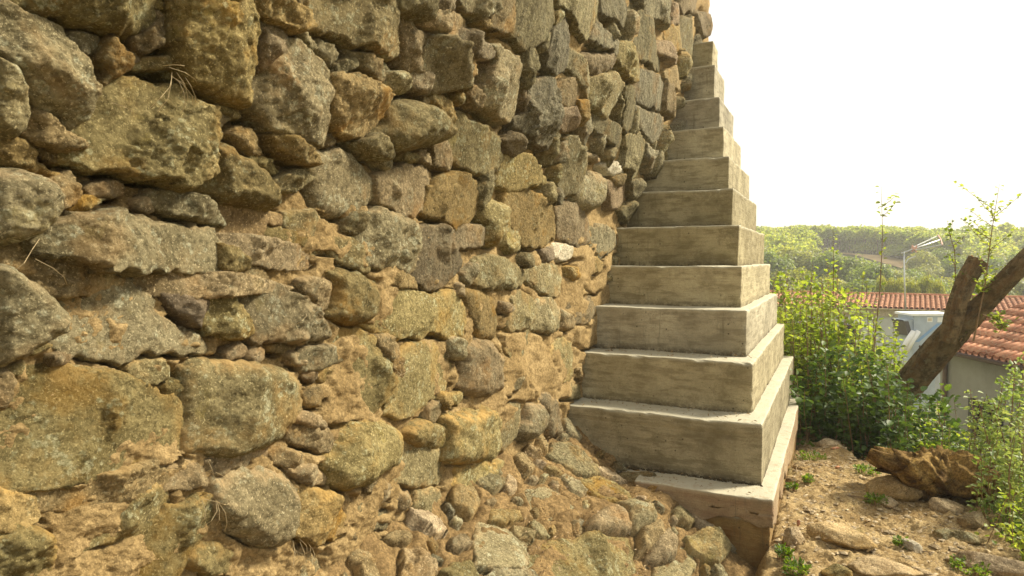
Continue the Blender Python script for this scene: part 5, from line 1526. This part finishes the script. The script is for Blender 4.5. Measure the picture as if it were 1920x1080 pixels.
TL = [(1440, 468, 78, 1.25, 0), (1478, 462, 82, 1.3, 2), (1520, 470, 80, 1.2, 1), (1552, 468, 76, 1.35, 0), (1600, 478, 74, 1.3, 0), (1500, 500, 66, 1.0, 2),
      (1640, 492, 68, 1.2, 0), (1680, 500, 72, 1.0, 1), (1718, 500, 78, 1.1, 0), (1752, 492, 82, 1.1, 1), (1790, 480, 84, 1.2, 0), (1830, 470, 84, 1.25, 1), (1870, 478, 80, 1.2, 0),
      (1910, 470, 84, 1.3, 0), (1455, 505, 60, 1.0, 1), (1560, 515, 60, 1.05, 2), (1620, 522, 58, 1.0, 0), (1700, 522, 60, .9, 2), (1745, 520, 62, .9, 0), (1780, 518, 64, 1.0, 2),
      (1815, 505, 66, 1.0, 0), (1860, 512, 62, 1.0, 2), (1900, 515, 62, 1.0, 1), (1760, 462, 100, 1.2, 0), (1800, 455, 104, 1.2, 1), (1850, 452, 106, 1.2, 0), (1900, 452, 104, 1.2, 2), (1735, 470, 98, 1.1, 2),
      (1425, 455, 96, 1.3, 2), (1450, 448, 108, 1.3, 0), (1940, 465, 84, 1.3, 0), (1960, 500, 64, 1.1, 1), (1400, 480, 74, 1.2, 0), (1390, 505, 60, 1.1, 2), (1500, 455, 98, 1.2, 0), (1535, 462, 92, 1.0, 1)]
for (px, yt, k, sc, kd) in TL:
    zone = ('close to the concrete steps', 'left of the tallest sapling', 'between the tallest sapling and the antenna', 'behind the antenna', 'left of the sawn stub', 'at the far right beyond the trunk')[sum(px > q for q in (1530, 1640, 1690, 1760, 1835))]
    row = 'nearest' if k < 70 else 'middle' if k < 90 else 'farthest'
    tree_at(px + g.uniform(-6, 6), yt + g.uniform(-3, 3), k, sc * .95, kd, i, ('green', 'olive green', 'yellowish')[kd % 3] + ' valley tree of the %s row %s' % (row, zone)); i += 1
for px in (1655, 1672, 1690, 1712, 1735, 1758):
    tree_at(px, 522 + g.uniform(-6, 8), 46, .55, 2, i, 'slender pale poplar rising just behind the tiled roof', .42); i += 1
# the wood that covers the far ridge: one mass
def far_wood():
    g = np.random.default_rng(5); P, S = [], []
    def addtree(x, y, h, r):
        z = float(land(np.array([x]), np.array([y]))[0]); k = 240 if y < 150 else 110
        v = g.normal(0, 1, (k, 3)); v /= np.linalg.norm(v, axis=1)[:, None]; v[:, 2] = np.abs(v[:, 2]) * 1.1 - .25
        P.append(np.array([x, y, z + h - r * 1.0]) + v * r * g.uniform(.75, 1.05, (k, 1))); S.append(np.full(k, .38 if y < 150 else .6))
    # the front edge of the wood above the field
    tr_ = MB()
    for _ in range(230):
        az = g.uniform(.41, .72); y = float(wood_edge(az)) + g.uniform(1, 7); x = az * y; h = g.uniform(4.2, 5.6)
        addtree(x, y, h, g.uniform(1.2, 1.8)); addtree(x + g.uniform(-1, 1), y + 5, g.uniform(2.6, 3.6), 1.7); z = float(land(np.array([x]), np.array([y]))[0]); tr_.tube([(x, y, z - .2), (x, y, z + h - 1)], .13, 4, False)
    for _ in range(4600):
        az = g.uniform(.28, 1.0); y0 = float(wood_edge(az)) + 6; y = y0 + (300 - y0) * g.random() ** .8; x = az * y
        addtree(x, y, g.uniform(4.0, 5.8), g.uniform(1.5, 2.6))
    for _ in range(260):
        y = g.uniform(86, 122); az = g.uniform(.28, .45) if g.random() < .4 else g.uniform(.70, 1.0); x = az * y; addtree(x, y, g.uniform(4, 6.5), g.uniform(1.5, 2.4))
    P = np.concatenate(P); S = np.concatenate(S)[:, None] * g.uniform(.6, 1.4, (len(P), 1)); n = len(P)
    a = g.normal(0, 1, (n, 3)); a /= np.linalg.norm(a, axis=1)[:, None]; b = np.cross(a, g.normal(0, 1, (n, 3))); b /= np.linalg.norm(b, axis=1)[:, None]
    V = np.stack([P - a * S * .6, P - b * S * .5, P + a * S * .6, P + b * S * .5], 1)
    o = link('far_wood', np_mesh('far_wood', V.reshape(-1, 3), np.arange(n * 4).reshape(-1, 4), M['pine'], False))
    tag(o, 'continuous light green wood covering the far ridge', kind='stuff')
    t_ = tr_.build('wood_trunks', M['fartrunk']); tag(t_, 'dark rank of trunks along the edge of the far wood', kind='stuff')
far_wood()
# low hedge and scrub of the valley floor and of the garden below
def scrub(name, n, xr, yr, leaf, mat, seed, label, hgt):
    g = np.random.default_rng(seed); x = g.uniform(*xr, n) ; y = g.uniform(*yr, n); x = x * y if xr[1] < 2 else x
    z = land(x, y) + hgt * g.random(n) * (.4 + np.clip(fbm(x * .4, y * .4, 3, 3) * 2 + .5, 0, 1))
    P = np.stack([x, y, z], 1); o = leaf_mesh(name, P, g.normal(0, 1, (n, 3)), leaf, M[mat], seed, None, 0, .8); tag(o, label, kind='stuff')
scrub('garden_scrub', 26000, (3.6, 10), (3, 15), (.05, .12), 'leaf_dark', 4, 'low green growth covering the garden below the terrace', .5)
scrub('valley_scrub', 26000, (.3, .95), (36, 75), (.35, .8), 'tree_b', 6, 'rough green scrub of the valley floor', 1.6)
wall['kind'] = 'thing'; but['kind'] = 'thing'

# ---------------------------------------------------------------- thin bright haze over the valley
m = MB(); m.box((60, 150, 12), (640, 720, 60))
q = bpy.data.materials.new('haze_air'); q.use_nodes = True
nt = q.node_tree; nt.nodes.remove(nt.nodes['Principled BSDF'])
pv = nt.nodes.new('ShaderNodeVolumePrincipled'); pv.inputs['Density'].default_value = 0.0013; pv.inputs['Color'].default_value = (.97, .97, .92, 1)
pv.inputs['Anisotropy'].default_value = 0.3
nt.links.new(pv.outputs[0], nt.nodes['Material Output'].inputs['Volume'])
tag(m.build('haze', q), 'pale haze lying over the valley', kind='stuff')
